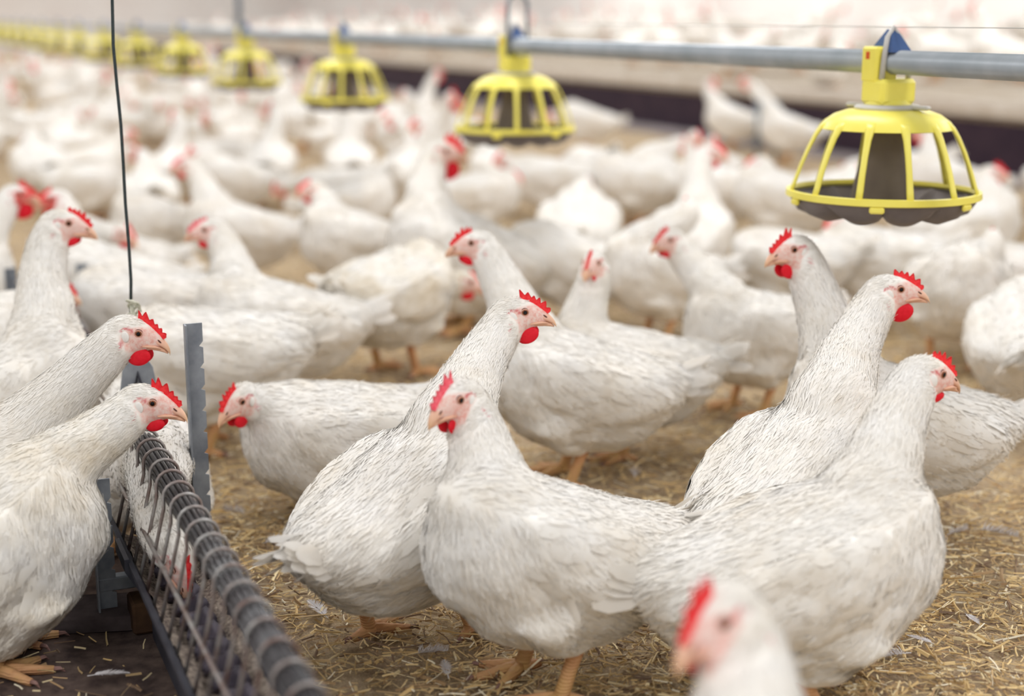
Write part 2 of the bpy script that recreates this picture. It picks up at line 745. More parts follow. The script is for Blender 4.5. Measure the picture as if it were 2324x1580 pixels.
    vn = np.zeros_like(V)
    for j in range(4):
        np.add.at(vn, Q[:, j], fn)
    vn /= np.linalg.norm(vn, axis=1)[:, None] + 1e-12

    # face colour
    rel = V - head
    hx, hz, hy = rel @ a, rel @ b, np.abs(rel @ l)
    e = np.sqrt(((hx - 0.010) / 0.036) ** 2 + ((hz + 0.012) / 0.0235) ** 2)
    pink = 1 - smoothstep(0.82, 1.06, e)
    pink *= 1 - smoothstep(0.008, 0.016, hz)
    pink *= smoothstep(-0.037, -0.030, hz) * (1 - smoothstep(-0.030, -0.022, -hx - 0.005) * 0)
    pink = np.maximum(pink, (1 - smoothstep(0.008, 0.013, np.abs(hx - 0.032))) * (1 - smoothstep(0.010, 0.016, np.abs(hz + 0.008))))
    pink *= (hd < 0.075) * (1 - smoothstep(0.0225, 0.027, hy))
    e2 = np.sqrt(((hx + 0.0205) / 0.0038) ** 2 + ((hz + 0.021) / 0.009) ** 2)
    red = 0.75 * (1 - smoothstep(0.3, 1.2, e2)) * (hy > 0.008)
    arc = np.sqrt((hx + 0.016) ** 2 + (hz + 0.006) ** 2)
    red = np.maximum(red, 0.8 * (1 - smoothstep(0.0010, 0.0022, np.abs(arc - 0.0105))) * (hz > -0.001) * (hy > 0.008))
    red *= (hd < 0.07)
    colr = np.stack([np.clip(pink, 0, 1), np.clip(red, 0, 1), np.full(nv, 0.5)], 1)
    out = {}

    # ---- plumage
    bodyV, bodyQ, bodyC, bodyN = [V], [Q], [colr], [vn]
    wing_sets = {}
    if nfeather > 0:
        cen = tri.mean(1)
        ch = np.linalg.norm(cen - Hd(0, -0.01), axis=1)
        dn2 = np.linalg.norm(cen[:, None] - bz[None], axis=2)
        ti = np.argmin(dn2 / rad[None], axis=1)
        dn = dn2[np.arange(len(cen)), ti]
        isneck = (dn < rad[ti] * 1.3) & (tt[ti] > 0.22)
        fpink = pink[Q].max(1)
        dens = farea * np.where(isneck, 2.6, 1.0) * np.where(ch < 0.05, 1.5, 1.0)
        dens = dens * (fpink < 0.12)
        dens *= np.where(cen[:, 2] < hock_z + 0.004, 0, 1)
        idx = rng.choice(len(cen), nfeather, p=dens / dens.sum())
        P = cen[idx] + rng.normal(0, voxel * 0.4, (nfeather, 3))
        N = fn[idx]
        ub = (P - C0) @ A
        vb = (P - C0) @ U
        neckf = isneck[idx]
        headf = ch[idx] < 0.05
        tang = np.gradient(bz, axis=0)
        tang /= np.linalg.norm(tang, axis=1)[:, None]
        fl_body = np.tile(-A, (nfeather, 1)) - U * (0.15 + 0.9 * smoothstep(-0.02, 0.14, ub))[:, None] * (vb < 0.06)[:, None] - U * 0.12
        fl_neck = -tang[ti[idx]] + 0.0
        fl = np.where(neckf[:, None], fl_neck, fl_body)
        fl = np.where(headf[:, None], -a * 0.9 - b * 0.25, fl)
        fl = fl + rng.normal(0, 0.11, (nfeather, 3))
        fluff = (ub < -0.03) & (vb < -0.005)
        big = math.sqrt(15000 / max(nfeather, 1000)) ** 0.8       # fewer strands are drawn wider
        rump = (ub < -0.12) & (vb >= -0.005)
        L = np.where(neckf, 0.019, 0.023)
        Wd = np.where(neckf, 0.0026, 0.0040) * big
        lift = np.where(neckf, 0.0005, 0.0006)
        tip = np.where(neckf, 0.0003, 0.0003)
        L = np.where(fluff, 0.026, np.where(rump, 0.030, L))
        Wd = np.where(fluff, 0.0024 * big, np.where(rump, 0.0042 * big, Wd))
        lift = np.where(fluff, 0.0010, np.where(rump, 0.0012, lift))
        tip = np.where(fluff, 0.0014, np.where(rump, 0.0014, tip))
        L = np.where(headf, 0.0085, L)
        Wd = np.where(headf, 0.0017 * big, Wd)
        lift = np.where(headf, 0.0004, lift)
        tip = np.where(headf, 0.0003, tip)
        L = L * rng.uniform(0.7, 1.3, nfeather)
        Wd = Wd * rng.uniform(0.75, 1.3, nfeather)
        up_ = rng.uniform(0, 1, nfeather) < 0.05
        lf_ = rng.gamma(2.5, 0.4, nfeather) * np.where(up_, 1.8, 1.0)
        bvh = BVHTree.FromPolygons([tuple(v) for v in V], [tuple(q) for q in Q])
        fv, fq, fnv = strand_batch(P, N, fl, L, Wd, bvh, lift * lf_, np.where(up_, lift * lf_ * 2.1, tip * lf_ * rng.gamma(1.5, 0.66, nfeather)))
        bodyN.append(fnv)
        fc = np.zeros((len(fv), 3))
        fc[:, 2] = np.repeat(rng.uniform(0, 1, nfeather), 6)
        bodyV.append(fv)
        bodyQ.append(fq + nv)
        bodyC.append(fc)

        # folded wing feathers and tail, placed on the trunk surface
        wscale = 1.0
        for sd, nm in ((1, 'L'), (-1, 'R')):
            PP, NN, FF, LL, WW, TT = [], [], [], [], [], []
            for r_i, v0 in enumerate((0.072, 0.058, 0.044, 0.029, 0.013, -0.004, -0.021)):
                ncol = 13 if nfeather > 5000 else 9
                for c_i in range(ncol):
                    f = c_i / (ncol - 1)
                    u = 0.105 - f * 0.235 - 0.01 * (r_i % 2) + rng.normal(0, 0.006)
                    v = v0 - 0.018 * (1 - f) + 0.022 * f + rng.normal(0, 0.004)
                    if abs(v - 0.02) > 0.075 * (1 - 0.75 * f) + 0.012:
                        continue
                    o = B(u, v, sd * 0.3)
                    hit = bvh.ray_cast(Vector(o), Vector(-Yv * sd))
                    if hit[0] is None:
                        continue
                    PP.append(np.array(hit[0]))
                    NN.append(np.array(hit[1]) * (1 if hit[1].y * sd > 0 else -1))
                    FF.append(-A * 1.0 - U * (0.28 - 0.20 * f) + rng.normal(0, 0.05, 3))
                    long_ = f > 0.45 or r_i >= 4
                    LL.append((0.072 if long_ else 0.038) * rng.uniform(0.85, 1.15))
                    WW.append((0.024 if long_ else 0.021) * rng.uniform(0.9, 1.15))
                    TT.append((0.055 if long_ else 0.07) * rng.uniform(0.4, 1.5))
            wv, wq, wn = feather_batch(np.array(PP), np.array(NN), np.array(FF), np.array(LL), np.array(WW), np.array(TT), 0.6, bvh, 0.0012 + 0.022 * np.abs(np.array(TT)) * np.array(LL) / 0.07)
            wc = np.zeros((len(wv), 3))
            wc[:, 2] = np.repeat(rng.uniform(0, 1, len(PP)), 12)
            wing_sets[nm] = (wv, wq, wc, wn)
        nt = 30
        PP, NN, FF, LL, WW, TT = [], [], [], [], [], []
        for i in range(nt):
            az = rng.uniform(-1, 1)
            lv = rng.uniform(0, 1)
            PP.append(B(-0.170 - 0.02 * rng.uniform(), 0.060 + 0.022 * lv - 0.012 * abs(az), 0.036 * az))
            el = 0.28 + 0.62 * lv
            FF.append(-A * math.cos(el) + U * math.sin(el) + Yv * az * 0.50 + rng.normal(0, .06, 3))
            NN.append(U * math.cos(el) + A * math.sin(el) * 0.6 + Yv * az * 1.1)
            LL.append(rng.uniform(0.042, 0.074))
            WW.append(rng.uniform(0.022, 0.034))
            TT.append(rng.uniform(-0.1, 0.15))
        tv, tq, tn = feather_batch(np.array(PP), np.array(NN), np.array(FF), np.array(LL), np.array(WW), np.array(TT), 0.3)
        tc_ = np.zeros((len(tv), 3))
        tc_[:, 2] = np.repeat(rng.uniform(0, 1, nt), 12)
        wing_sets['T'] = (tv, tq, tc_, tn)
    out['body'] = (np.concatenate(bodyV), np.concatenate(bodyQ), np.concatenate(bodyC), np.concatenate(bodyN), len(Q))
    out['wings'] = wing_sets

    # ---- comb
    mbc = MB()
    n = 37
    s_ = np.linspace(0, 1, n)
    bx = np.interp(s_, [0, 0.4, 0.75, 1], [-0.006, 0.012, 0.026, 0.036])
    bzv = np.interp(s_, [0, 0.4, 0.75, 1], [0.0205, 0.0130, 0.0040, -0.0015]) - 0.003
    dirang = np.interp(s_, [0, 0.5, 1], [112, 78, 40])
    env = np.interp(s_, [0, 0.06, 0.25, 0.6, 0.85, 1], [0.003, .0125, 0.0150, 0.0125, 0.008, 0.003]) * comb
    teeth = 6.0
    ph = s_ * teeth + 0.15 * np.sin(s_ * 9 + seed)
    saw = np.abs(((ph + 0.5) % 1.0) - 0.5) * 2
    hgt = env * (0.34 + 0.66 * saw ** 0.9 * (0.8 + 0.3 * np.sin(7 * s_ + seed))) + 0.003
    rowsf = [0.0, 0.35, 0.7, 1.0]
    th = [0.0030, 0.0026, 0.0018, 0.0006]
    lean = (rng.uniform(-0.12, 0.12)) * comb
    grid = []
    for sgn in (1, -1):
        g = []
        for rf, t_ in zip(rowsf, th):
            row = []
            for i in range(n):
                an = math.radians(dirang[i])
                h = hgt[i] * rf
                row.append(Hd(bx[i] + math.cos(an) * h, bzv[i] + math.sin(an) * h, sgn * t_ * (0.8 + 0.2 * comb) + lean * h))
            g.append(row)
        grid.append(g)
    VV = np.array(grid).reshape(-1, 3)
    FF = []
    R_ = len(rowsf)
    for sgi in range(2):
        o = sgi * R_ * n
        for r in range(R_ - 1):
            for i in range(n - 1):
                q = [o + r * n + i, o + r * n + i + 1, o + (r + 1) * n + i + 1, o + (r + 1) * n + i]
                FF.append(q if sgi else q[::-1])
    for i in range(n - 1):
        o2 = R_ * n
        FF.append([(R_ - 1) * n + i, (R_ - 1) * n + i + 1, o2 + (R_ - 1) * n + i + 1, o2 + (R_ - 1) * n + i])
    for r in range(R_ - 1):
        o2 = R_ * n
        FF.append([r * n, (r + 1) * n, o2 + (r + 1) * n, o2 + r * n])
        FF.append([r * n + n - 1, o2 + r * n + n - 1, o2 + (r + 1) * n + n - 1, (r + 1) * n + n - 1])
    mbc.add(VV, FF)
    out['comb'] = mbc

    # ---- wattles
    out['wattle'] = []
    for sd in (1, -1):
        m2 = MB()
        ax = nrm(a * 0.86 + b * 0.38)
        bx_ = nrm(b * 0.86 - a * 0.38)
        cc = Hd(0.005 + 0.0, -0.0275 - 0.0085 * watt, sd * 0.0085)
        fr = [ax, nrm(l + bx_ * 0.12 * sd), bx_]
        m2.sphere(cc, (0.0165 * (0.5 + 0.5 * watt), 0.0035, 0.0115 * watt), 16, 11, frame=fr)
        out['wattle'].append(m2)
    # ---- beak
    horn, tip, pinkc = srgb(236, 196, 166), srgb(222, 178, 132), srgb(240, 190, 172)
    ub_ = MB()
    rings, cs = [], []
    for x, z, h, w in ((.022, -.0085, .0118, .0105), (.030, -.0105, .0098, .0090), (.037, -.0135, .0080, .0070), (.0425, -.0170, .0062, .0052),
                       (.0465, -.0210, .0044, .0034), (.0485, -.0245, .0026, .0018), (.0488, -.0275, .0008, .0006)):
        rings.append(np.array([Hd(x, z + h * math.sin(t) * (1 if math.sin(t) > 0 else 0.55), w * math.cos(t)) for t in an2]))
    ub_.loft(rings)
    nb = 7 * 20
    cols = np.zeros((nb, 3))
    for i in range(7):
        f = i / 6
        cols[i * 20:(i + 1) * 20] = np.array(pinkc[:3]) * (1 - f) + np.array(tip[:3]) * f
    ub_.C[0] = cols
    for sd in (1, -1):
        # nostril and the gape running back to the corner of the mouth
        ub_.sphere(Hd(0.0315, -0.0075, sd * 0.0079), (0.0040, 0.0011, 0.0013), 10, 6, col=srgb(88, 44, 36), frame=[nrm(a - b * 0.62), l, nrm(b + a * 0.62)])
        ub_.tube([Hd(0.009, -0.0192, sd * 0.0150), Hd(0.018, -0.0178, sd * 0.0128), Hd(0.027, -0.0172, sd * 0.0098), Hd(0.036, -0.0185, sd * 0.0070)],
                 [0.0012, 0.0022, 0.0022, 0.0010], 7, col=srgb(236, 184, 156))
    out['beak'] = ub_
    lb = MB()
    rings = []
    for x, z, h, w in ((.010, -.0205, .0040, .0120), (.022, -.0196, .0050, .0095), (.032, -.0202, .0042, .0068), (.040, -.0218, .0032, .0044), (.0455, -.0246, .0012, .0014)):
        rings.append(np.array([Hd(x, z + h * math.sin(t), w * math.cos(t)) for t in an2]))
    lb.loft(rings, col=srgb(230, 180, 150))
    out['lower_beak'] = lb
    # ---- eyes and ear lobes
    out['eye'], out['ear'] = [], []
    for sd in (1, -1):
        m3 = MB()
        c = Hd(0.0, 0.0, sd * 0.0128)
        ax = nrm(l * sd + a * 0.22)
        tx = nrm(a - ax * np.dot(a, ax))
        tz = np.cross(tx, ax)
        R = 0.0074
        V3, F3, C3 = [], [], []
        rg = [0.0, 0.25, 0.44, 0.47, 0.60, 0.64, 0.8, 1.1]
        black, iris, rim = (0.008, 0.006, 0.006), srgb(150, 84, 46)[:3], srgb(92, 44, 36)[:3]
        ccol = [black, black, black, iris, iris, rim, rim, rim]
        k = 18
        for q_, (ra, cl) in enumerate(zip(rg, ccol)):
            for j in range(k):
                th_ = 2 * math.pi * j / k
                V3.append(c + ax * R * math.cos(ra) + (tx * math.cos(th_) + tz * math.sin(th_)) * R * math.sin(max(ra, 0.01)))
                C3.append(cl)
        for q_ in range(len(rg) - 1):
            for j in range(k):
                F3.append([q_ * k + j, q_ * k + (j + 1) % k, (q_ + 1) * k + (j + 1) % k, (q_ + 1) * k + j])
        m3.add(V3, F3)
        m3.C[-1] = np.array(C3)
        # eyelid ring
        ring = [c + ax * R * 0.70 + (tx * math.cos(t) * 1.05 + tz * math.sin(t) * 0.92) * R * 0.72 for t in np.linspace(0, 2 * math.pi, 19)[:-1]]
        m3.tube(ring, 0.0010, 6, col=srgb(212, 164, 146), closed=True)
        out['eye'].append(m3)
        m4 = MB()
        m4.sphere(Hd(-0.0165, -0.0080, sd * 0.0222), (0.0060, 0.0026, 0.0085), 12, 8, frame=[nrm(a + b * 0.3), l, nrm(b - a * 0.3)])
        out['ear'].append(m4)
    # ---- legs
    out['leg'], out['foot'] = [], []
    if sit < 0.06:
        for i, sd in enumerate((1, -1)):
            m5 = MB()
            fx = 0.012 + stance[i]
            hock = np.array([-0.018 + stance[i] * .8 + shank_lean, sd * 0.055, hock_z + 0.012])
            ank = np.array([fx, sd * 0.056, 0.014])
            mid = hock * 0.5 + ank * 0.5
            m5.tube([hock + [0, 0, 0.02], hock, mid, ank * 0.8 + mid * 0.2, ank], [0.0125, 0.0120, 0.0098, 0.0105, 0.0120], 12)
            m5.C[-1][:] = 0
            out['leg'].append(m5)
            m6 = MB()
            for da, ln in ((0, 0.072), (38, 0.060), (-38, 0.060), (180 - sd * 15, 0.032)):
                t_ = math.radians(da + sd * 4)
                dr = np.array([math.cos(t_), math.sin(t_), 0])
                pts = [ank + [0, 0, -.002], ank + dr * ln * 0.35 + [0, 0, -.003], ank + dr * ln * 0.7 + [0, 0, -.0062], ank + dr * ln + [0, 0, -.0075]]
                m6.tube(pts, [0.0100, 0.0085, 0.0072, 0.0055], 10)
                m6.C[-1][:] = 0
                e = pts[-1]
                m6.tube([e - dr * .003 + [0, 0, .001], e + dr * 0.008 + [0, 0, .0012], e + dr * 0.015 + [0, 0, -.0045]], [0.0042, 0.0030, 0.0006], 8)
                m6.C[-1][:] = (1, 0, 0)
            m6.sphere(ank + [0, 0, -.002], (0.0135, 0.013, 0.011), 12, 8)
            m6.C[-1][:] = 0
            out['foot'].append(m6)
    return out


def hen_object(g, loc, rz, s, label, group=None, pale=False, dirty=False, name='hen', lite=False, red=False):
    root = thing(name, label, 'hen' if name == 'hen' else 'rooster', loc, rz, group)
    root.scale = (s, s, s)
    fm = M_FEATHER_DIRTY if dirty else M_FEATHER
    V, Q, C, NN, nq = g['body']
    link('body', mk_mesh('hen_body', V, Q, [M_SKIN_RED if red else M_SKIN_DIRTY if dirty else M_SKIN, fm], C, True, NN, nq), root)
    for k, (V, Q, C, NN) in g['wings'].items():
        link('tail' if k == 'T' else 'wing', mk_mesh('hen_plumage', V, Q, M_FEATHER_TAIL if k == 'T' else fm, C, True, None if k == 'T' else NN), root)
    g['comb'].build('comb', M_COMB_PALE if pale else M_COMB, root)
    for m in g['wattle']:
        m.build('wattle', M_WATTLE, root)
    bk = g['beak'].build('beak', M_BEAK, root)
    if not lite:
        g['lower_beak'].build('lower_mandible', M_BEAK, bk)
    for m in g['eye']:
        m.build('eye', M_EYE, root)
    if not lite:
        for m in g['ear']:
            m.build('ear_lobe', M_EARLOBE, root)
    for m, f in zip(g['leg'], g['foot']):
        lg = m.build('leg', M_LEG, root)
        f.build('foot', M_LEG, lg)
    return root


PLACED = []      # (x, y) of every hen on the floor


def hen(label, g, heading, eye, dz=0.0, hyaw=None, hpitch=0.0, s=1.0, pitch=16, sit=0.0, comb=1.0, watt=1.0,
        detail=2, pale=False, dirty=False, name='hen', group=None, seed=None, base=0.0, red=False, **kw):
    """g: photo pixel of the spot between the feet; eye: photo pixel of the eye turned to the camera;
    headings in degrees: 0 right, 90 away from the camera, 180 left, 270 towards it"""
    root = ground(g[0], g[1], base)
    z0 = gz(g[1], base)
    if hyaw is None:
        hyaw = heading
    wt = np.array(wp(eye[0], eye[1], z0 + dz))
    a, l, b = head_frame(hyaw, hpitch)
    sg = 1 if np.dot(l, np.array([0, 0, CAM_H]) - wt) > 0 else -1
    org = wt - sg * l * 0.0165 * s
    d = org - np.array(root)
    h = math.radians(heading)
    loc = np.array([d[0] * math.cos(h) + d[1] * math.sin(h), -d[0] * math.sin(h) + d[1] * math.cos(h), d[2]]) / s
    sd = seed if seed is not None else int(g[0] * 7 + g[1] * 13) % 9999
    vox, nf = {3: (0.0036, 24000), 2: (0.0045, 15000), 1: (0.006, 6500), 0: (0.008, 2600)}[detail]
    geo = hen_geometry(loc, hyaw - heading, hpitch, pitch, sit, comb, watt, vox, nf, sd, **kw)
    print('HEN %-60s head local (%.2f %.2f %.2f) z=%.2f' % (label[:60], loc[0], loc[1], loc[2], z0))
    PLACED.append((root.x, root.y))
    return hen_object(geo, root, h, s, label, group, pale, dirty, name, lite=detail < 1, red=red)

# ------------------------------------------------------------------ the house
def structure(name, mb, mat, smooth=False):
    o = mb.build(name, mat, None, smooth)
    o['kind'] = 'structure'
    return o


def P2(s, n, z=0.0):
    """s metres along the house, n metres to its right"""
    return np.array([s * DIRX + n * NX, s * DIRY + n * NY, z])


# floor: trodden litter over earth
m = Mat('trodden_litter_floor', 0.95, 0.1)
f1 = m.noise(3.2, 6, 0.62)
f2 = m.noise(55, 6, 0.72)
f3 = m.noise(260, 3, 0.7)
c = m.ramp(f2, [(0.30, srgb(108, 90, 82)), (0.46, srgb(164, 142, 124)), (0.60, srgb(208, 188, 158)), (0.78, srgb(236, 220, 186))])
c = m.mix(0.45, c, m.ramp(f1, [(0.35, srgb(154, 134, 120)), (0.65, srgb(222, 202, 168))]))
c = m.mix(0.35, c, m.ramp(f3, [(0.3, srgb(100, 80, 66)), (0.6, srgb(216, 192, 148))]))
m.color(c)
m.bump(f2, 0.6, 0.012)
M_FLOOR = m.m
nx_, ny_ = 110, 150
xs = np.concatenate([np.linspace(-34, -2, 30)[:-1], np.linspace(-2, 2.2, 90), np.linspace(2.2, 12, 20)[1:]])
ys = np.concatenate([np.linspace(0.6, 5, 110), np.linspace(5, 42, 50)[1:]])
GX, GY = np.meshgrid(xs, ys, indexing='ij')
GZ = -0.006 - 0.004 * (np.sin(GX * 9 + 2 * np.sin(GY * 4)) * np.sin(GY * 7 + GX * 3) + np.sin(GX * 23 + 1) * np.sin(GY * 19)) * 0.9
V = np.stack([GX, GY, GZ], -1).reshape(-1, 3)
nxx, nyy = len(xs), len(ys)
ii, jj = np.meshgrid(np.arange(nxx - 1), np.arange(nyy - 1), indexing='ij')
a0 = (ii * nyy + jj).reshape(-1)
Q = np.stack([a0, a0 + nyy, a0 + nyy + 1, a0 + 1], 1)
floor = link('floor', mk_mesh('floor', V, Q, M_FLOOR))
floor['kind'] = 'structure'

# raised slat deck on the right, its dark front board and pale edge rail
e0 = ground(1450, 292)
E_N = e0.x * NX + e0.y * NY            # how far right the deck front stands
DECK_H = 0.44
M_BOARD = simple('dark_front_board', srgb(46, 33, 48), srgb(62, 46, 58), 6, 0.7, 0.2)
M_RAIL = simple('pale_edge_rail', srgb(214, 206, 196), srgb(196, 184, 170), 8, 0.7, 0.2)
M_SLAT = simple('soiled_pale_slats', srgb(206, 196, 182), srgb(176, 160, 138), 5, 0.8, 0.15)
M_WALL = simple('washed_pale_wall', srgb(246, 242, 239), srgb(238, 230, 226), 0.8, 0.9, 0.1)
M_KERB = simple('pale_concrete_kerb', srgb(178, 172, 178), srgb(156, 150, 152), 6, 0.9, 0.1)
rzh = Matrix.Rotation(math.atan2(DIRY, DIRX), 3, 'Z')
S0, S1 = -2.0, 44.0
sc_, ln = (S0 + S1) / 2, S1 - S0
structure('trim_1', MB().box(P2(sc_, E_N, DECK_H / 2 - 0.06) + 0, (ln, 0.03, DECK_H - 0.10), rzh), M_BOARD)
structure('trim_2', MB().box(P2(sc_, E_N - 0.005, DECK_H - 0.035), (ln, 0.07, 0.085), rzh, bev=0.006), M_RAIL)
structure('trim_3', MB().box(P2(sc_, E_N - 0.05, 0.022), (ln, 0.10, 0.055), rzh), M_KERB)
mb = MB()
DECK_RISE = 0.045                      # the slats climb gently towards the wall
for k in range(46):
    mb.box(P2(sc_, E_N + 0.10 + k * 0.12, DECK_H - 0.02 + DECK_RISE * k * 0.12), (ln, 0.085, 0.03), rzh)
deck = structure('floor_raised', mb, M_SLAT)
DECK_W = 0.10 + 46 * 0.12
structure('wall_right', MB().box(P2(sc_, E_N + DECK_W + 0.15, 1.6), (ln, 0.1, 3.4), rzh), M_WALL)
structure('wall_far', MB().box(P2(S1 + 0.1, E_N - 16, 1.6), (0.1, 44, 3.4), rzh), M_WALL)

# ------------------------------------------------------------------ straw
def straw_object(name, pts, lens, wids, cols, mat, zmin=0.0, zmax=0.012):
    n = len(pts)
    yaw = RNG.uniform(0, 2 * math.pi, n)
    pit = RNG.normal(0, 0.10, n)
    bend = RNG.normal(0, 0.18, n)
    roll = RNG.uniform(-0.9, 0.9, n)
    z0 = RNG.uniform(zmin, zmax, n) ** 1.0
    V = np.zeros((n, 3, 3, 3))
    for i, t in enumerate((-0.5, 0.0, 0.5)):
        yy = yaw + bend * t
        cx = pts[:, 0] + np.cos(yy) * lens * t
        cy = pts[:, 1] + np.sin(yy) * lens * t
        cz = z0 + np.abs(lens * t) * np.sin(np.abs(pit)) * np.sign(t) * np.sign(pit) + 0.002
        cz = np.maximum(cz, -0.004)
        for j, w in enumerate((-0.5, 0, 0.5)):
            ox = -np.sin(yy) * wids * w * np.cos(roll)
            oy = np.cos(yy) * wids * w * np.cos(roll)
            oz = wids * w * np.sin(roll) + (0.0 if w else wids * 0.35)
            V[:, i, j, 0] = cx + ox
            V[:, i, j, 1] = cy + oy
            V[:, i, j, 2] = cz + oz
    q = []
    for i in range(2):
        for j in range(2):
            a = i * 3 + j
            q.append([a, a + 1, a + 4, a + 3])
    Q = ((np.arange(n) * 9)[:, None, None] + np.array(q)[None]).reshape(-1, 4)
    return link(name, mk_mesh(name, V.reshape(-1, 3), Q, mat, np.repeat(cols, 9, 0), smooth=False))


def scatter(n, y0, y1, pw):
    u = RNG.uniform(0, 1, n)
    y = y0 * (y1 / y0) ** (u ** pw)
    half = (y * 1.02 + 0.3) * (W / 2) / FPX * 1.32 + 0.05
    x = RNG.uniform(-1, 1, n) * half
    return np.stack([x, y], 1)


M_STRAW = attr_material('chopped_straw', 0.7, 0.25)
n = 125000
pts = scatter(n, 1.3, 7.5, 1.15)
pal = np.array([srgb(*c)[:3] for c in ((234, 206, 152), (220, 188, 132), (246, 226, 180), (184, 152, 112), (132, 108, 88), (250, 240, 214), (206, 176, 130))])
patch = 0.5 + 0.5 * np.sin(pts[:, 0] * 5.1 + 1.3 * np.sin(pts[:, 1] * 3.3)) * np.sin(pts[:, 1] * 4.3 + pts[:, 0])
keep = RNG.uniform(0, 1, n) < 0.45 + 0.55 * patch
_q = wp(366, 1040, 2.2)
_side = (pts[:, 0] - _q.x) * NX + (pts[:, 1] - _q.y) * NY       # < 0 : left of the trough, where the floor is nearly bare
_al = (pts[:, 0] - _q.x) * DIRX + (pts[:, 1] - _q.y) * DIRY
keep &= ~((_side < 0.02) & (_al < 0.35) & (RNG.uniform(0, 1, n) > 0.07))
pts = pts[keep]
n = len(pts)
ci = RNG.choice(7, n, p=(.24, .20, .14, .14, .11, .06, .11))
cols = pal[ci] * RNG.uniform(0.8, 1.12, n)[:, None]
lens = np.clip(RNG.lognormal(math.log(0.0185), 0.6, n), 0.005, 0.085)
wids = np.clip(RNG.lognormal(math.log(0.0024), 0.42, n), 0.0009, 0.006)
st = straw_object('straw_litter', pts, lens, wids, cols, M_STRAW)
tag(st, 'chopped golden straw strewn over the trodden litter floor', 'straw', kind='stuff')

# bare floor strip left of the trough, shade painted into its dark colour
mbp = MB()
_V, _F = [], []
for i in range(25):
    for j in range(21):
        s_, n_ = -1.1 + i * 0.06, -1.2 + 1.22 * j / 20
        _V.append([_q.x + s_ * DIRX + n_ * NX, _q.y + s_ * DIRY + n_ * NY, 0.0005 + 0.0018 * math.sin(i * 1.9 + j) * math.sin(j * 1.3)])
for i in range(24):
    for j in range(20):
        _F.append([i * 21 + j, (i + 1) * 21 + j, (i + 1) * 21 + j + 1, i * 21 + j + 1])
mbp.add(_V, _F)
M_BARE_SHADE = simple('bare_floor_with_shade', srgb(74, 62, 60), srgb(112, 96, 88), 30, 0.95, 0.1, 0.0, 0.5)
structure('floor_bare_shade_strip', mbp, M_BARE_SHADE, True)

# white moulted feathers lying about
M_LOOSE = simple('moulted_feather', (0.80, 0.78, 0.79, 1), (0.66, 0.62, 0.62, 1), 60, 0.9, 0.05)


def loose_feather(px, py, ln, yawd, label, fluffy=False, group='moulted feathers on the litter'):
    p = ground(px, py)
    o = thing('moulted_feather', label, 'feather', (p.x, p.y, 0.010), math.radians(yawd), group)
    v, sh = MB(), MB()
    r = np.random.default_rng(int(px))
    nb = 26 if not fluffy else 34
    for sd in (1, -1):
        for i in range(nb):
            f = i / (nb - 1)
            x = ln * (0.12 + 0.86 * f)
            wl = ln * (0.24 * math.sin(math.pi * min(1, 0.12 + 0.86 * f) ** 0.8) + 0.03) * r.uniform(0.8, 1.1)
            an = math.radians(48 - 22 * f + (r.normal(0, 22) if fluffy else r.normal(0, 4)))
            z = 0.004 + 0.02 * ln * math.sin(f * 3) + (r.uniform(0, 0.012) if fluffy else 0.0)
            e = np.array([x + math.cos(an) * wl, sd * math.sin(an) * wl, z + wl * 0.12])
            b = np.array([x, 0, 0.003])
            w = np.array([ln * 0.020, 0, 0]) if not fluffy else np.array([ln * .012, 0, 0])
            v.add([b - w, b + w, (b + e) / 2 + w * 1.1 + [0, 0, wl * .08], e, (b + e) / 2 - w + [0, 0, wl * .08]], [[0, 1, 2, 4], [4, 2, 3]])
    sh.tube([[-ln * .06, 0, .002], [ln * .3, 0, .0045], [ln * .7, 0, .006], [ln, 0, .004]], [ln * .014, ln * .011, ln * .006, ln * .002], 6)
    v.build('vane', M_LOOSE, o)
    sh.build('quill', M_LOOSE, o)
    return o


loose_feather(742, 1418, 0.075, 120, 'long white feather with a clear quill lying left of an orange hen foot')
loose_feather(1018, 1556, 0.055, 100, 'short white feather on straw at the bottom edge below the middle hen')
loose_feather(598, 1248, 0.045, 20, 'small fluffy white feather on bare litter right of the wire trough', True)
loose_feather(560, 1180, 0.05, 160, 'white down tuft on straw beside the notched steel post', True)
loose_feather(940, 1502, 0.05, 10, 'white down scrap on dark litter between two orange hen feet', True)
loose_feather(1440, 1098, 0.06, 80, 'grey white down tuft beside the feet of the hen behind the middle hen', True)
loose_feather(2215, 1215, 0.075, -35, 'ragged white feather lying in the shaded hollow at right', True)
loose_feather(2150, 1228, 0.05, 30, 'small ragged down tuft left of the ragged feather at right', True)
loose_feather(2062, 1500, 0.06, 200, 'frayed white down tuft on straw near the lower right', True)
loose_feather(2190, 1410, 0.045, -80, 'thin grey white feather on straw in the lower right corner')
loose_feather(2120, 1480, 0.045, 140, 'narrow pale feather beside the frayed down tuft at lower right')
loose_feather(2000, 1378, 0.05, 170, 'white feather lying close to the breast of the right hand hen')
loose_feather(205, 1552, 0.055, 5, 'flat white feather on the dark floor beside the trough foot')
loose_feather(1210, 1390, 0.04, 5, 'small down scrap under the belly of the middle hen', True)

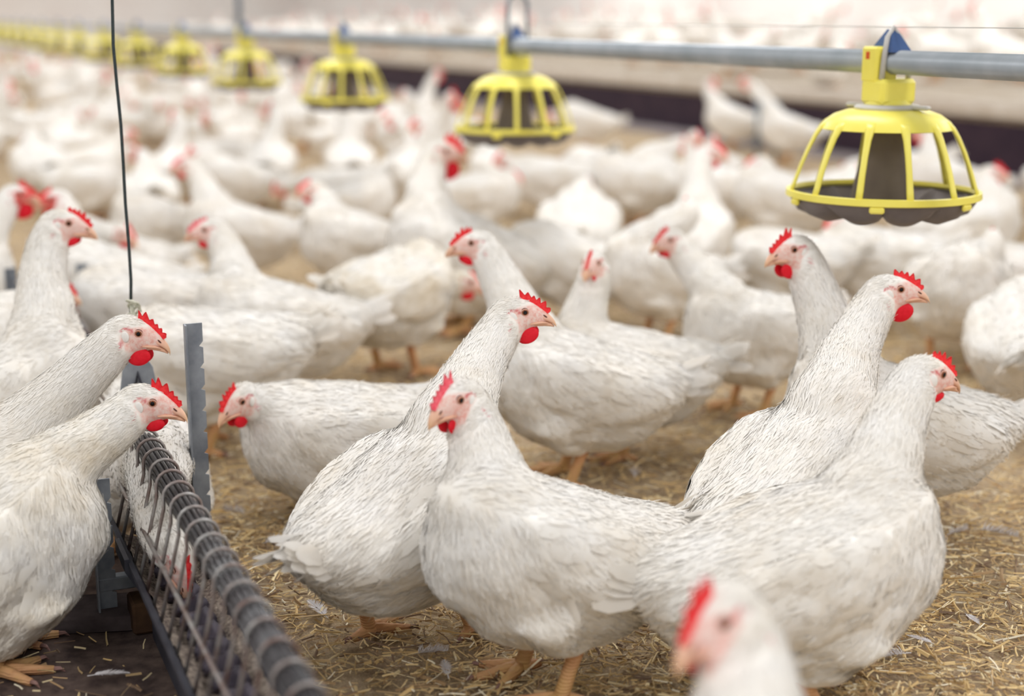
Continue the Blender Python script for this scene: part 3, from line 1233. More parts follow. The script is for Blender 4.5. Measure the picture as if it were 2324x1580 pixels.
# ------------------------------------------------------------------ chain trough with wire guard
GREY = srgb(120, 124, 132)
M_GALV = simple('dull_galvanised_steel', srgb(150, 156, 164), srgb(118, 124, 134), 26, 0.5, 0.4, 0.3)
M_GALV_DARK = simple('dark_weathered_steel', srgb(78, 80, 90), srgb(50, 50, 60), 14, 0.5, 0.4, 0.35)
M_WIRE = simple('rust_flecked_wire', srgb(164, 162, 160), srgb(118, 94, 86), 30, 0.45, 0.5, 0.5)
M_ROD = simple('worn_steel_rods', srgb(98, 98, 100), srgb(64, 58, 60), 22, 0.32, 0.6, 0.65)
M_CHAIN = simple('dark_feed_chain', srgb(70, 62, 72), srgb(46, 40, 50), 40, 0.5, 0.4, 0.4)
M_FEED = simple('ground_feed_meal', srgb(176, 162, 148), srgb(96, 84, 80), 160, 0.95, 0.1, 0.0, 0.8)

t0 = wp(366, 1040, 2.2)
TRZ = math.atan2(DIRY, DIRX)      # local +x runs away from the camera along the trough, +y is to its left
SG = -1                            # so the right-hand side is local -y


def trough(label, s0, s1, posts=True, chain=True):
    tr = thing('feed_trough', label, 'feeder', (t0.x, t0.y, 0), TRZ, 'wire guarded chain troughs')
    prof = [(-.058, .132), (-.066, .134), (-.066, .126), (-.060, .122), (-.038, .076), (.038, .076), (.060, .122), (.066, .126), (.066, .134), (.058, .132), (.036, .080), (-.036, .080)]
    rings = [np.array([[s, y, z] for y, z in prof]) for s in (s0, s1)]
    ch = MB().loft(rings).build('channel', M_GALV_DARK, tr, False)
    fd = MB()
    nn = int((s1 - s0) / 0.012)
    V, F = [], []
    r = np.random.default_rng(5)
    for i in range(nn + 1):
        s = s0 + (s1 - s0) * i / nn
        for j, y in enumerate(np.linspace(-.046, .046, 9)):
            V.append([s, y, .086 + r.uniform(0, .006) + .016 * (y / .046) ** 2 + .004 * math.sin(s * 31)])
    for i in range(nn):
        for j in range(8):
            F.append([i * 9 + j, i * 9 + j + 1, i * 9 + j + 10, i * 9 + j + 9])
    fd.add(V, F).build('feed', M_FEED, tr)['kind'] = 'stuff'
    if chain:
        cm = MB()
        s = s0 + .02
        i = 0
        while s < s1 - .05:
            # a flat bent link: saddle shaped plate with a hooked end
            pts = []
            for t in np.linspace(0, 1, 7):
                x = s + t * .046
                z = .096 + .012 * math.sin(t * math.pi) - .004 * t
                hw = .022 * (0.75 + 0.25 * math.cos(t * 2 * math.pi)) + .004
                pts.append((x, z, hw))
            R = []
            for x, z, hw in pts:
                R.append(np.array([[x, -hw, z + .006], [x, -hw * .4, z], [x, hw * .4, z], [x, hw, z + .006], [x + .002, hw, z + .010], [x + .002, hw * .4, z + .004], [x + .002, -hw * .4, z + .004], [x + .002, -hw, z + .010]]))
            cm.loft(R)
            s += .052
            i += 1
        cm.build('feed_chain', M_CHAIN, tr, True)
    # guard: ribbed roller of rods under wire hoops
    gr = MB()
    k = 9
    for j in range(k):
        an = math.pi * (-0.10 + 1.20 * j / (k - 1))
        gr.tube([[s0 + .01, .0155 * math.cos(an), .250 + .0155 * math.sin(an)], [s1 - .01, .0155 * math.cos(an), .250 + .0155 * math.sin(an)]], .0032, 8)
    gr.tube([[s0 + .01, 0, .250], [s1 - .01, 0, .250]], .0145, 20)
    gr.build('ribbed_top_bar', M_ROD, tr)
    i = 0
    s = s0 + .03
    while s < s1 - .01:
        lean = .012
        pts = [[s - lean, .055, .118], [s, .0225, .238]]
        for t in np.linspace(0, math.pi, 9):
            pts.append([s + lean * .5, .0215 * math.cos(t), .252 + .0215 * math.sin(t)])
        pts += [[s, -.0225, .238], [s - lean, -.055, .118]]
        MB().tube(pts, .0027, 8).build('wire_hoop', M_WIRE, tr)
        s += .0585
    for sd in (1, -1):
        MB().tube([[s0, sd * .0415, .182], [s1, sd * .0415, .182]], .0034, 8).build('guard_rod', M_WIRE, tr)
    return tr


def notched_post(parent, s, y, z0, z1, flip=1):
    m = MB()
    # channel section with saw notches down one edge
    h = z1 - z0
    nt = max(3, int(h / .036))
    w, d, th = .030, .016, .0028
    zs = [z0]
    edge = []
    for i in range(nt):
        zb = z1 - .03 - i * .036
        edge.append((zb, 0))
    prof = [(z1, 0.0)]
    for zb, _ in edge:
        if zb - .012 > z0 + .004:
            prof += [(zb, 0.0), (zb - .008, -.0065), (zb - .0105, 0.0)]
    prof.append((z0, 0.0))
    V, F = [], []
    for z, o in prof:
        for yy in (0, th):
            V.append([s + yy, y - flip * (w / 2 + o), z])
            V.append([s + yy, y + flip * w / 2, z])
    n = len(prof)
    for i in range(n - 1):
        a, b = i * 4, (i + 1) * 4
        F += [[a, a + 1, b + 1, b], [a + 2, b + 2, b + 3, a + 3], [a, b, b + 2, a + 2], [a + 1, a + 3, b + 3, b + 1]]
    F += [[0, 2, 3, 1], [(n - 1) * 4, (n - 1) * 4 + 1, (n - 1) * 4 + 3, (n - 1) * 4 + 2]]
    m.add(V, F)
    m.box((s - d / 2 + th / 2, y + flip * (w / 2 - th / 2), (z0 + z1) / 2), (d, th, h))
    return m.build('notched_post', M_GALV, parent, False)


tr1 = trough('near wire guarded feed trough running to the bottom edge, hen head inside', -1.05, 0.17)
tr2 = trough('far wire guarded feed trough going on behind the left hens', 0.95, 1.75, chain=False)
notched_post(tr1, 0.16, -.086, 0.0, .440, 1)
notched_post(tr1, 0.04, .088, 0.0, .235, 1)
mb = MB()
mb.box((0.05, 0, .064), (.022, .20, .022), bev=.002)
mb.build('cross_bar', M_GALV, tr1, False)
mb = MB()
mb.box((0.0, -.005, .028), (.06, .13, .050), bev=.004)
mb.build('wooden_block', simple('dirty_wood_block', srgb(96, 72, 52), srgb(58, 42, 36), 18, 0.9, 0.1), tr1, False)
mb = MB()
rings = [np.array([[s, y, z] for y, z in ((-.035, .005), (.035, .005), (.035, .074), (-.035, .074))]) for s in (-1.05, -.05)]
mb.loft(rings)
mb.build('base_rail', M_GALV_DARK, tr1, False)
# corner joint where the near channel is sleeved
MB().loft([np.array([[s, y, z] for y, z in ((-.071, .138), (-.071, .118), (-.043, .070), (.043, .070), (.071, .118), (.071, .138), (.064, .138), (.040, .078), (-.040, .078), (-.064, .138))]) for s in (-.06, .04)]).build('joint_sleeve', M_GALV_DARK, tr1, False)
notched_post(tr2, 1.25, .088, 0.0, .30, 1)
notched_post(tr2, 1.70, -.088, 0.0, .30, 1)
notched_post(tr2, 1.70, .088, 0.0, .30, 1)

# grey slab beside the trough
pl = ground(165, 1412)
MB().box((pl.x, pl.y, .012), (.20, .10, .028), Matrix.Rotation(math.radians(8), 3, 'Z'), bev=.004).build('concrete_slab', simple('grimy_concrete', srgb(98, 88, 88), srgb(70, 60, 60), 20, 0.95, 0.1, 0, .3))
tag(bpy.data.objects['concrete_slab'], 'grimy grey concrete slab on the floor behind the left front hen', 'slab')

# hanging cable with its knotted end and bracket plate over the trough
ca = wp(297, 722, 2.52)
cab = thing('suspension_cable', 'thin dark steel cable hanging down at left, knotted at its end', 'cable', (ca.x, ca.y, ca.z - .13))
loc0 = np.array([ca.x, ca.y, ca.z - .13])
tp = np.array([ca.x + .012, ca.y, 3.0])
pts = []
for t in np.linspace(0, 1, 40):
    q = (np.array(list(ca)) * (1 - t) + tp * t)
    wob = .0035 * math.sin(t * 26) * (1 - t) + .0016 * math.sin(t * 61)
    pts.append(q + [wob, 0, 0] - loc0)
MB().tube(pts, .0028, 8).build('cable', simple('dark_cable_strand', srgb(46, 58, 60), srgb(66, 74, 76), 200, 0.5, 0.5, 0.4), cab)
kn = MB()
r = np.random.default_rng(3)
c0 = np.array([0.002, 0, .135])
for i in range(5):
    q = [c0 + [.010 * math.sin(a * 1.3 + i) + .004, .010 * math.cos(a * 1.1 + i * 2), .028 * math.sin(a * .5 + i) - .012 * i * .3] for a in np.linspace(0, 6, 16)]
    kn.tube(q, .0022, 6)
kn.tube([c0 + [0, 0, .028], c0 + [.003, 0, -.03], c0 + [.004, 0, -.11]], .0042, 8)
kn.build('twine_knot', simple('pale_twine', srgb(222, 220, 204), srgb(176, 178, 158), 120, 0.9, 0.1), cab)
bp = MB()
R = []
for x, z in ((-.026, .018), (-.018, .034), (.016, .036), (.026, .020), (.034, -.030), (-.034, -.030)):
    R.append((x, z))
bp.loft([np.array([[x, y, z] for x, z in R]) for y in (-.0015, .0015)])
bpo = bp.build('bracket_plate', M_GALV, cab, False)
pb = wp(314, 858, 2.52)
bpo.location = (pb.x - loc0[0], pb.y - loc0[1], pb.z - loc0[2])
dk = MB()
dk.tube([[-.009, -.003, -.030], [0, -.003, .010], [.009, -.003, -.030]], .0035, 8)
dk.build('bracket_hook', M_GALV_DARK, bpo, True)

# ------------------------------------------------------------------ feed line with hanging pans
PZ1 = 2.625
pp = wp(2020, 141, PZ1)
PIPE_H = pp.z
PIPE_0 = np.array([pp.x, pp.y, PIPE_H])
PAN_STEP = 1.735
M_PIPE = simple('galvanised_feed_pipe', srgb(176, 182, 188), srgb(156, 164, 170), 12, 0.38, 0.5, 0.45)
M_YEL = simple('yellow_plastic', srgb(250, 238, 112), srgb(244, 230, 96), 14, 0.35, 0.45)
M_BLUE = simple('blue_cap_plastic', srgb(62, 92, 142), srgb(48, 76, 124), 14, 0.4, 0.4)
M_CONE = simple('grey_feed_tube', srgb(122, 110, 96), srgb(104, 92, 82), 10, 0.6, 0.25)
M_PAN = simple('grey_pan_plastic', srgb(118, 110, 108), srgb(98, 90, 88), 10, 0.5, 0.3)
M_COLLAR = simple('pale_grey_collar', srgb(204, 202, 198), srgb(180, 176, 170), 10, 0.5, 0.3)
M_RED = simple('orange_red_label', srgb(214, 84, 30))


def along(s):
    return np.array([PIPE_0[0] + s * DIRX, PIPE_0[1] + s * DIRY, PIPE_H])


fl = thing('feed_pipe', 'long grey metal feed pipe carrying the yellow pans across the picture', 'pipe', tuple(along(0)), TRZ)
MB().tube([[-3.2, 0, 0], [36, 0, 0]], .0215, 20).build('pipe', M_PIPE, fl)
# joint sleeve and wire hanger loop
SJ = 1.714
hz = MB()
for sgn in (0,):
    q = [[SJ, .030, -.03], [SJ, .030, .07], [SJ, .030, .105]]
    q += [[SJ, .030 * math.cos(t), .112 + .030 * math.sin(t)] for t in np.linspace(.1, math.pi - .1, 11)]
    q += [[SJ, -.030, .105], [SJ, -.030, .07], [SJ, -.030, -.03]]
    hz.tube(q, .0058, 10)
hz.build('hanger_loop', M_GALV, fl)
MB().tube([[SJ - .05, 0, 0], [SJ + .05, 0, 0]], .0245, 20).build('pipe_coupling', M_PIPE, fl)
wr = thing('anti_perch_wire', 'thin pale wire stretched just above the feed pipe', 'wire', tuple(along(0) + [0, 0, .062]), TRZ)
MB().tube([[-3.2, 0, 0], [36, 0, 0]], .0009, 6).build('wire', M_COLLAR, wr)


def pan_parts():
    P = {}
    m = MB()
    # saddle housing: a tall block on one side of the pipe, a wider socket below it
    m.box((-.012, -.014, -.004), (.046, .048, .064), bev=.004)
    m.box((0, 0, -.052), (.066, .078, .046), bev=.007)
    m.lathe([(.001, -.064), (.036, -.066), (.041, -.074), (.041, -.080), (.001, -.080)], 24)
    P['housing'] = (m, M_YEL, True)
    m = MB()
    # pitched blue cap
    V = [[-.034, -.022, .018], [.034, -.022, .018], [.034, .022, .018], [-.034, .022, .018], [-.006, -.006, .058], [.006, -.006, .058], [.006, .006, .058], [-.006, .006, .058]]
    m.add(V, [[3, 2, 1, 0], [0, 1, 5, 4], [1, 2, 6, 5], [2, 3, 7, 6], [3, 0, 4, 7], [4, 5, 6, 7]])
    P['cap'] = (m, M_BLUE, False)
    m = MB()
    m.tube([[.018, .028, -.030], [.018, .026, .015], [.008, .014, .044], [.004, 0, .061], [.008, -.014, .044], [.018, -.026, .015], [.018, -.030, -.030]], .0050, 8)
    P['clip'] = (m, M_COLLAR, True)
    m = MB()
    m.lathe([(.030, -.074), (.056, -.076), (.060, -.080), (.058, -.086), (.030, -.086)], 32)
    for t in (0.3, math.pi + .3):
        m.box((.072 * math.cos(t), .072 * math.sin(t), -.079), (.034, .016, .008), Matrix.Rotation(t, 3, 'Z'), bev=.003)
    P['collar'] = (m, M_COLLAR, True)
    m = MB()
    # domed shoulder of the grille
    m.lathe([(.040, -.082), (.072, -.085), (.095, -.093), (.113, -.106), (.121, -.118), (.118, -.119), (.108, -.108), (.090, -.096), (.068, -.089), (.040, -.087)], 56)
    P['dome'] = (m, M_YEL, True)
    m = MB()
    rr, rz = .172, -.236
    m.lathe([(rr - .004, rz + .007), (rr + .003, rz + .006), (rr + .004, rz - .005), (rr - .002, rz - .007), (rr - .007, rz)], 64, closed=True)
    for k in range(6):
        t = k * math.pi / 3 + .35
        m.box((rr * math.cos(t), rr * math.sin(t), rz - .012), (.008, .026, .012), Matrix.Rotation(t, 3, 'Z'), bev=.003)
    P['rim'] = (m, M_YEL, True)
    P['rib'] = []
    for k in range(12):
        t = k * math.pi / 6 + .16
        m = MB()
        R = []
        for r_, z, hw in ((.108, -.104, .011), (.119, -.114, .009), (.130, -.131, .0068), (.143, -.158, .006), (.155, -.188, .006), (.165, -.218, .0065), (.171, -.234, .0065)):
            er, et = np.array([math.cos(t), math.sin(t), 0]), np.array([-math.sin(t), math.cos(t), 0])
            c = er * r_ + np.array([0, 0, z])
            nn_ = nrm(er * .9 + np.array([0, 0, .35]))
            R.append(np.array([c - et * hw - nn_ * .002, c + et * hw - nn_ * .002, c + et * hw * .7 + nn_ * .0025, c - et * hw * .7 + nn_ * .0025]))
        m.loft(R)
        P['rib'].append((m, M_YEL, True))
    m = MB()
    m.lathe([(.026, -.086), (.033, -.10), (.036, -.135), (.040, -.165), (.048, -.195), (.056, -.232), (.060, -.262), (.054, -.262), (.050, -.232), (.034, -.165), (.026, -.10)], 36, closed=True)
    P['feed_tube'] = (m, M_CONE, True)
    m = MB()
    m.lathe([(.168, -.240), (.166, -.248), (.150, -.264), (.120, -.276), (.060, -.275), (.001, -.272), (.001, -.268), (.060, -.271), (.116, -.270), (.146, -.258), (.160, -.244)], 120, lobes=10, amp=.0)
    _v = m.V[-1]
    _r = np.hypot(_v[:, 0], _v[:, 1])
    _t = np.arctan2(_v[:, 1], _v[:, 0])
    _k = smoothstep(.05, .11, _r) * (1 - smoothstep(.150, .168, _r))
    _sc = np.abs(np.sin(_t * 5)) ** 0.6
    _v[:, 2] += _k * .016 * (0.62 - _sc)
    _v[:, :2] *= (1 + _k * .05 * (_sc - 0.6))[:, None]
    P['pan'] = (m, M_PAN, True)
    m = MB()
    m.box((-.015, -.0384, .012), (.010, .0014, .013), bev=.0004)
    P['label'] = (m, M_RED, False)
    return P


PROTO = pan_parts()
PROTO_ME = {}
for k, v in PROTO.items():
    if k == 'rib':
        PROTO_ME[k] = [x[0].mesh('pan_rib', x[1], x[2]) for x in v]
    else:
        PROTO_ME[k] = v[0].mesh('pan_' + k, v[1], v[2])
for k in ('housing', 'collar', 'dome', 'rim', 'pan', 'feed_tube'):
    try:
        PROTO_ME[k].set_sharp_from_angle(angle=math.radians(40))
    except Exception:
        pass


def pan_feeder(s, label):
    p = along(s)
    o = thing('pan_feeder', label, 'feeder', tuple(p), TRZ + math.pi, 'yellow pan feeders on the pipe')
    for k in ('housing', 'cap', 'clip', 'collar', 'feed_tube', 'pan', 'label'):
        link({'label': 'red_mark'}.get(k, k), PROTO_ME[k], o)
    gr = link('grille', PROTO_ME['dome'], o)
    link('rim', PROTO_ME['rim'], gr)
    for me in PROTO_ME['rib']:
        link('rib', me, gr)
    return o


ordinal = ['nearest and largest yellow pan feeder, hanging at upper right above the hens',
           'second yellow pan feeder from the right, below the wire hanger loop',
           'third yellow pan feeder from the right, hanging above the rooster',
           'fourth yellow pan feeder from the right, blurred, on the grey pipe',
           'fifth yellow pan feeder from the right, blurred, right of the cable',
           'sixth yellow pan feeder from the right, just right of the dark cable',
           'seventh yellow pan feeder from the right, first one left of the cable',
           'eighth yellow pan feeder from the right, second one left of the cable',
           'ninth yellow pan feeder from the right, third one left of the cable']
for k in range(16):
    lab = ordinal[k] if k < len(ordinal) else 'tiny blurred yellow pan feeder in the far row at the upper left edge'
    pan_feeder(k * PAN_STEP, lab)

# cable that carries the pipe near the fourth pan
sc4 = 3 * PAN_STEP + .12
p4 = along(sc4)
hc = thing('hanging_strap', 'blurred blue grey strap holding the pipe above the fourth pan', 'strap', tuple(p4), TRZ)
MB().tube([[0, 0, -.02], [0, 0, .9]], .016, 8).build('strap', M_BLUE if False else simple('blue_grey_strap', srgb(120, 134, 156)), hc)

# two grey rods of a hanging drinker among the hens at the board
M_RODS = simple('blue_grey_rod', srgb(132, 148, 158), srgb(112, 126, 138), 10, 0.5, 0.3, 0.2)
for _px, _lab in ((1716, 'left one of two blue grey upright rods among the hens left of the nearest pan'), (1760, 'right one of two blue grey upright rods among the hens left of the nearest pan')):
    _g = ground(_px, 372)
    _o = thing('upright_rod', _lab, 'rod', tuple(_g), 0, 'blue grey upright rods')
    MB().tube([[0, 0, -.002], [0, 0, .40]], .012, 10).build('rod', M_RODS, _o)
    MB().lathe([(.001, 0.0), (.040, 0.0), (.040, .006), (.014, .012), (.001, .012)], 20).build('foot_plate', M_RODS, _o)
# ------------------------------------------------------------------ the hens one can tell apart
F = 'hens in the foreground'
MID = 'hens behind the foreground ones'
hen('white hen in the middle foreground facing us, with a pale pink comb', (1245, 1562), 207, (1045, 908), dz=-.09, hyaw=234, hpitch=-8, s=1.04, pitch=18, reach=0.0, detail=3, pale=True, comb=1.35, watt=1.0, seed=1, group=F)
hen('white hen looking right with a spiky red comb, rump to us, two orange feet', (940, 1452), 53, (1190, 709), dz=.14, hyaw=-2, hpitch=0, s=1.06, pitch=18, reach=0.05, detail=3, seed=2, comb=1.25, watt=1.15, group=F, stance=(-0.045, 0.05))
hen('white hen at right looking right over the back of the nearer one', (1800, 1400), 48, (2043, 657), dz=.13, hyaw=-4, hpitch=2, s=1.08, pitch=20, reach=0.1, detail=3, seed=3, comb=1.15, watt=1.25, group=F)
hen('large white hen at right front facing right, dim eye and short wattle', (1800, 1590), 8, (2138, 850), dz=.03, hyaw=24, hpitch=-8, s=1.10, sit=.022, detail=3, seed=4, comb=1.05, watt=.55, group=F)
hen('very blurred hen head with a big red comb at the bottom edge', (1900, 2480), 196, (1645, 1415), dz=-.02, hyaw=226, hpitch=-14, s=1.08, detail=2, seed=5, comb=1.9, watt=1.3, group=F)
hen('white hen at the left edge leaning over the wire trough, lower of two heads', (-12, 1502), 14, (345, 915), dz=.02, hyaw=-3, hpitch=-8, s=1.04, pitch=36, sit=.05, reach=.7, detail=3, seed=6, comb=1.25, watt=.8, group=F, dirty=True)
hen('white hen at left looking right past the notched post, upper of two heads', (-75, 1345), 4, (313, 757), dz=-.08, hyaw=-2, hpitch=-12, s=1.06, pitch=16, sit=.045, reach=.6, detail=3, seed=7, comb=1.1, watt=1.2, group=F)
hen('white hen with lowered head feeding inside the wire guard of the trough', (345, 1236), -67, (392, 1292), dz=-.515, hyaw=-50, hpitch=-58, s=1.0, pitch=-10, sit=.04, fat=.62, detail=2, seed=8, comb=1.2, group=F)
hen('white hen crouching low with its red comb to us, right of the notched post', (790, 1165), 192, (550, 912), dz=-.17, hyaw=238, hpitch=-14, s=1.06, pitch=2, sit=.05, detail=2, seed=9, comb=1.3, group=MID)
hen('tall white hen facing left behind the spiky combed hen, orange feet showing', (1300, 1095), 184, (1070, 552), dz=-.02, hyaw=200, hpitch=-2, s=1.06, detail=2, seed=11, comb=1.2, watt=.8, group=MID)
hen('white hen craning its neck and staring at us above the tall hen body', (1415, 1030), 184, (1358, 597), dz=-.10, hyaw=250, hpitch=-8, s=1.0, pitch=10, sit=.01, reach=.0, detail=2, seed=10, comb=1.15, watt=.55, group=MID)
hen('white hen in side view facing left on open straw, right of centre', (1705, 938), 210, (1522, 545), dz=-.06, hyaw=216, hpitch=-4, s=1.03, pitch=10, reach=.1, detail=2, seed=12, comb=1.1, watt=.7, group=MID)
hen('white hen facing left with two red wattles, behind the right foreground pair', (2005, 1212), 184, (1803, 567), dz=-.04, hyaw=210, hpitch=-2, s=1.08, detail=2, seed=13, comb=1.3, watt=1.1, group=MID)
hen('white hen cut by the right edge, rump to us, brown legs in shade', (2310, 965), 70, (2372, 640), dz=.1, hyaw=10, s=1.02, detail=1, seed=15, group=MID)
hen('white hen at the left edge with a tall grey white neck, facing right', (10, 1150), 4, (155, 507), dz=.0, hyaw=0, hpitch=-8, s=1.1, detail=2, seed=16, comb=1.0, watt=.7, group=MID)
hen('white hen peeping out from behind the tall grey white neck at left', (-100, 1010), 0, (132, 662), dz=.0, hyaw=-6, hpitch=-10, s=1.0, detail=1, seed=17, comb=1.1, group=MID)
hen('red faced white hen facing left, its body right behind the hanging cable', (350, 872), 186, (196, 690), dz=-.1, hyaw=222, hpitch=-25, s=1.04, pitch=4, detail=1, seed=18, watt=1.3, group=MID)
hen('white hen with its back to us just above the red faced hen', (245, 742), 200, (278, 530), dz=-.2, hyaw=330, hpitch=-20, s=1.05, detail=1, seed=19, group=MID)
hen('left bird of two meeting beak to beak, big red wattles', (-115, 830), 10, (45, 440), dz=0, red=True, hyaw=0, hpitch=-6, s=1.08, detail=1, seed=20, comb=1.5, watt=1.9, group=MID)
hen('right bird of two meeting beak to beak, dark red wattles', (250, 800), 190, (116, 452), dz=-.03, red=True, hyaw=205, hpitch=-8, s=1.05, detail=1, seed=21, comb=1.3, watt=1.7, group=MID)
hen('white hen facing left with a pale face, behind the notched post', (635, 930), 206, (465, 522), dz=-.04, hyaw=192, hpitch=-4, s=1.08, detail=2, seed=22, watt=.7, pale=True, group=MID)
hen('white hen bent down directly behind the notched post, face hidden', (490, 1020), 186, (320, 800), dz=-.02, hyaw=190, hpitch=-20, s=1.08, pitch=2, detail=1, seed=23, group=MID)
hen('white hen stretching a diagonal neck to the left, cocked tail at right', (548, 660), 212, (415, 375), dz=-.02, hyaw=196, hpitch=-6, s=1.04, detail=1, seed=24, comb=1.2, watt=.9, group=MID, pale=True)
hen('white hen with a dull red comb right behind the diagonal neck', (530, 505), 196, (441, 348), dz=-.03, hyaw=230, hpitch=-10, s=1.02, detail=0, seed=25, comb=1.7, group=MID)
hen('white hen with its back turned left of the diagonal necked hen', (365, 632), 225, (280, 530), dz=-.05, hyaw=215, hpitch=-30, s=1.0, detail=1, seed=26, group=MID)
hen('white hen facing left with a bright wattle, left of the red combed rooster', (805, 690), 222, (704, 430), dz=-.04, hyaw=205, hpitch=-6, s=1.06, detail=1, seed=27, comb=1.3, watt=.9, group=MID)
hen('fluffy white hen with raised rump and hidden head behind the crouching hen', (895, 850), 58, (1068, 640), dz=.10, hyaw=10, hpitch=-18, s=1.12, pitch=4, detail=2, seed=28, group=MID, dirty=True)
hen('preening white hen with a bent neck left of the rooster', (800, 575), 8, (858, 405), dz=0, hyaw=-10, hpitch=-25, s=1.0, detail=1, seed=29, comb=.8, group=MID)
hen('rooster with a large red comb and wattles standing tall in the middle', (1058, 748), 188, (1012, 342), dz=.0, hyaw=-12, hpitch=-4, s=1.34, pitch=20, sit=.03, detail=1, seed=30, comb=2.0, watt=2.0, name='rooster')
hen('white hen with dark red wattle facing right, right of the rooster neck', (1080, 552), 2, (1163, 405), dz=0, red=True, hyaw=-8, hpitch=-6, s=1.02, pitch=6, detail=1, seed=31, comb=1.5, watt=1.9, group=MID)
hen('white hen feeding under the second pan, only a red comb above its back', (1250, 512), 180, (1140, 362), dz=-.02, hyaw=195, hpitch=-10, s=1.05, pitch=4, detail=0, seed=32, comb=1.5, group=MID)
hen('reddish face low beside the rooster tail', (1290, 740), 176, (1203, 528), dz=-.02, hyaw=-8, hpitch=-22, s=1.0, detail=1, seed=33, comb=1.2, group=MID)
hen('white hen seen from behind with a round back in the middle distance', (1312, 665), 84, (1345, 420), dz=.14, hyaw=60, hpitch=-20, s=1.12, detail=1, seed=34, group=MID)
hen('white hen with a red face bowed left, under and right of the second pan', (1440, 520), 192, (1402, 386), dz=-.05, hyaw=-10, hpitch=-14, s=1.05, detail=0, seed=35, comb=1.6, watt=1.3, group=MID)
hen('white hen with upright neck and red face looking right, centre right', (1560, 690), 66, (1622, 346), dz=.08, hyaw=-8, hpitch=-8, s=1.1, detail=1, seed=36, comb=1.3, watt=1.0, group=MID)
hen('white hen behind the side view hen, one orange leg showing', (1495, 775), 205, (1545, 470), dz=-.06, hyaw=100, hpitch=-10, s=1.02, detail=1, seed=37, group=MID)
hen('pink faced white hen with sloping neck left of the upright red face', (1500, 505), 200, (1552, 322), dz=-.04, hyaw=-8, hpitch=-10, s=1.05, detail=0, seed=38, pale=True, group=MID)
hen('rooster with a bright comb against the dark front board', (1660, 342), 178, (1614, 188), dz=0, hyaw=-50, hpitch=-6, s=1.08, detail=0, seed=39, comb=2.2, watt=2.4, name='rooster')
hen('white hen facing left against the dark board, right of the rooster', (1785, 372), 178, (1694, 186), dz=0, hyaw=186, hpitch=-6, s=1.08, detail=0, seed=40, comb=1.4, group=MID)
hen('white hen left of the nearest pan with its neck stretched up', (1775, 575), 170, (1712, 372), dz=0, hyaw=176, hpitch=-20, s=1.1, detail=1, seed=41, group=MID)
hen('white hen seen through the left bars of the nearest pan', (1885, 560), 12, (1945, 388), dz=0, hyaw=-6, hpitch=-24, s=1.0, detail=0, seed=42, group=MID)
hen('white hen with a red face seen through the right bars of the nearest pan', (2150, 520), 176, (2092, 298), dz=0, hyaw=190, hpitch=-6, s=1.05, detail=0, seed=43, comb=1.5, watt=1.5, group=MID)
hen('white hen with curved red comb looking right, right of the nearest pan', (2185, 655), 14, (2262, 392), dz=.02, hyaw=-8, hpitch=-4, s=1.08, detail=1, seed=44, comb=1.5, watt=1.4, group=MID)
hen('white hen with a red comb pecking below the rim of the nearest pan', (1985, 745), 176, (1898, 506), dz=-.02, hyaw=186, hpitch=-40, s=1.05, pitch=2, detail=1, seed=45, comb=1.4, group=MID)
hen('white hen with its back to us left of the pecking one', (1790, 745), 150, (1700, 600), dz=.03, hyaw=150, hpitch=-30, s=1.02, pitch=2, detail=1, seed=46, group=MID)
hen('white hen in shadow with its breast to us below the nearest pan', (2160, 830), 262, (2235, 540), dz=-.10, hyaw=80, hpitch=-8, s=1.08, detail=1, seed=47, group=MID)
hen('white hen at the right edge below the curved comb hen', (2325, 800), 172, (2215, 600), dz=-.05, hyaw=176, hpitch=-30, s=1.04, pitch=4, detail=1, seed=48, group=MID)
hen('white hen with arched back at the left edge, above the two meeting birds', (95, 470), 120, (60, 300), dz=.1, hyaw=120, hpitch=-25, s=1.05, detail=0, seed=49, group=MID)
hen('white hen facing left with a drooping red face, left of the dark cable', (275, 345), 182, (187, 262), dz=-.02, hyaw=190, hpitch=-30, s=1.05, pitch=4, detail=0, seed=50, comb=1.4, watt=1.6, group=MID)
hen('plump white hen standing over shade left of the third pan', (690, 345), 176, (600, 250), dz=0, hyaw=186, hpitch=-25, s=1.1, pitch=4, detail=0, seed=51, group=MID)
hen('plump white hen between the third and second pans', (925, 395), 186, (870, 255), dz=-.02, hyaw=150, hpitch=-10, s=1.1, detail=0, seed=52, group=MID)
hen('white hen with a small red face between the third and second pans', (1035, 372), 200, (1036, 232), dz=0, hyaw=-20, hpitch=-8, s=1.05, detail=0, seed=53, comb=1.7, watt=1.6, group=MID)
hen('white hen with cocked tail standing right of the second pan', (1330, 345), 180, (1250, 260), dz=0, hyaw=186, hpitch=-20, s=1.1, detail=0, seed=54, group=MID)

# ------------------------------------------------------------------ the crowd further back
protos = []
for i, (hx, hz, hw, hp, pt, st_, cb, wt_) in enumerate((
        (0.20, 0.46, 0, -6, 12, 0, 1.3, 1.1), (0.17, 0.45, 45, -6, 14, 0, 1.4, 1.2), (0.19, 0.42, -60, -8, 10, 0, 1.2, 1.0),
        (0.30, 0.20, 10, -50, -6, 0, 1.3, 1.0), (0.22, 0.30, -20, -15, 4, .05, 1.2, 1.0), (0.26, 0.36, 20, -12, 8, 0, 1.6, 1.6),
        (0.10, 0.40, 130, -10, 12, 0, 1.3, 1.0), (0.20, 0.49, -20, -2, 16, 0, 2.0, 2.0))):
    protos.append(hen_geometry(np.array([hx, 0.0, hz]), hw, hp, pt, st_, cb, wt_, 0.009, 1600, 300 + i))
PROTO_ROOT = []


def copy_tree(o, parent=None):
    c = o.copy()
    COL.objects.link(c)
    if parent is not None:
        c.parent = parent
    for ch in o.children:
        copy_tree(ch, c)
    return c


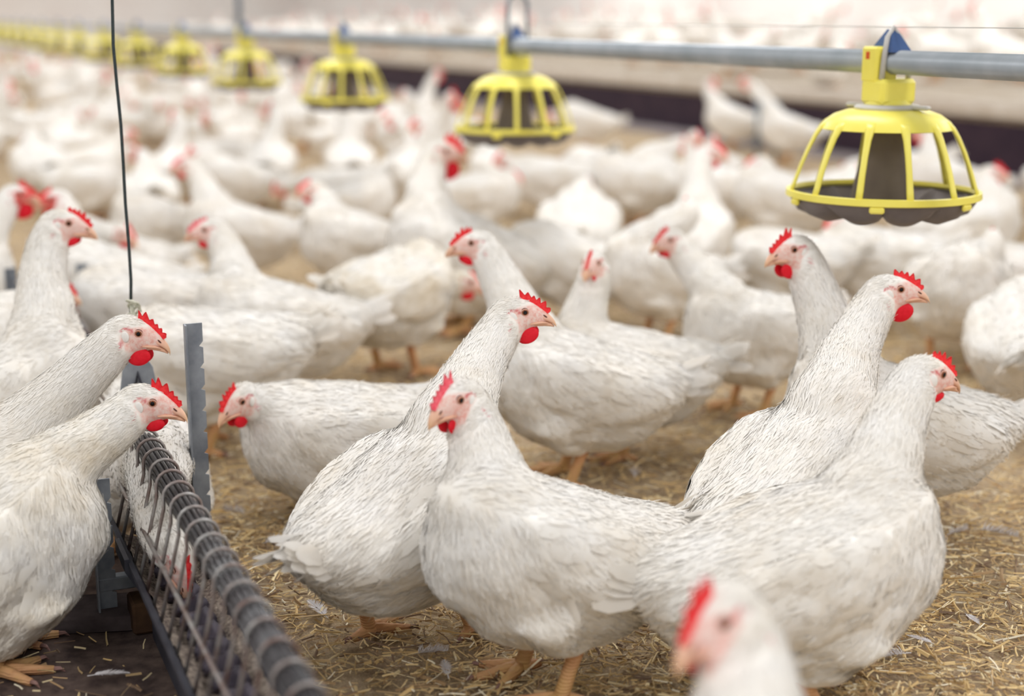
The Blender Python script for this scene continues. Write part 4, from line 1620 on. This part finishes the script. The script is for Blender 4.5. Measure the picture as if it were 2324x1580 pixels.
def crowd_hen(k, loc, rz, s, label, group):
    while len(PROTO_ROOT) <= k:
        PROTO_ROOT.append(None)
    if PROTO_ROOT[k] is None:
        o = hen_object(protos[k], loc, rz, s, label, group, lite=True)
        PROTO_ROOT[k] = o
        return o
    o = copy_tree(PROTO_ROOT[k])
    o.location = loc
    o.rotation_euler = (0, 0, rz)
    o.scale = (s, s, s)
    o['label'] = label
    o['group'] = group
    return o


def scatter_crowd(n, sampler, mind, label_of, base=0.0, tries=60000):
    pts = []
    for _ in range(tries):
        if len(pts) >= n:
            break
        q = sampler()
        if q is None:
            continue
        ok = all((q[0] - a) ** 2 + (q[1] - b) ** 2 > mind * mind for a, b in (pts + (PLACED if base == 0 else [])))
        if ok:
            pts.append(q)
    for i, (x, y) in enumerate(pts):
        lab, grp = label_of(x, y)
        k = random.choice((0, 1, 2, 3, 4, 5, 6, 7, 3, 4, 5))
        if base == 0:
            PLACED.append((x, y))
        crowd_hen(k, (x, y, base + (max(0, deck_n(x, y) - E_N - .1) * DECK_RISE if base else 0)), random.uniform(0, 2 * math.pi), random.uniform(.95, 1.12), lab, grp)
    print('crowd', len(pts))


def deck_n(x, y):
    return x * NX + y * NY


GAPS = ((665, 400, 100, 75), (300, 410, 95, 70), (1460, 300, 50, 25), (690, 560, 60, 70), (1230, 560, 60, 60), (1450, 700, 60, 110), (1600, 880, 120, 120))


def floor_sampler(y0, y1):
    def f():
        y = y0 * (y1 / y0) ** random.random()
        x = random.uniform(-1, 1) * (y * .36 + .4)
        if deck_n(x, y) > E_N - .42:
            return None
        p = px_of((x, y, 0))
        if p[0] > 1020 and p[1] < 470 or p[0] > 720 and p[1] < 300:
            return None
        for cx, cy, rx, ry in GAPS:
            if ((p[0] - cx) / rx) ** 2 + ((p[1] - cy) / ry) ** 2 < 1:
                return None
        # keep clear of the trough
        ds = x - t0.x, y - t0.y
        if abs(ds[0] * NX + ds[1] * NY) < .32 and y < 8:
            return None
        return (x, y)
    return f


def floor_label(x, y):
    return ('blurred white hen in the packed flock on the floor far behind', 'flock far back on the litter floor')


def deck_label(x, y):
    return ('blurred white hen standing on the raised slats behind the dark board', 'flock on the raised slats')


scatter_crowd(26, floor_sampler(6.0, 9.0), .42, floor_label)
scatter_crowd(88, floor_sampler(9.0, 24.0), .48, floor_label)


def deck_sampler():
    s = random.uniform(6, 34)
    n = E_N + .2 + 4.6 * random.random()
    x, y = s * DIRX + n * NX, s * DIRY + n * NY
    p = px_of((x, y, DECK_H))
    if p is None or p[0] < -60 or p[0] > W + 60:
        return None
    return (x, y)


scatter_crowd(120, deck_sampler, .44, deck_label, base=DECK_H)
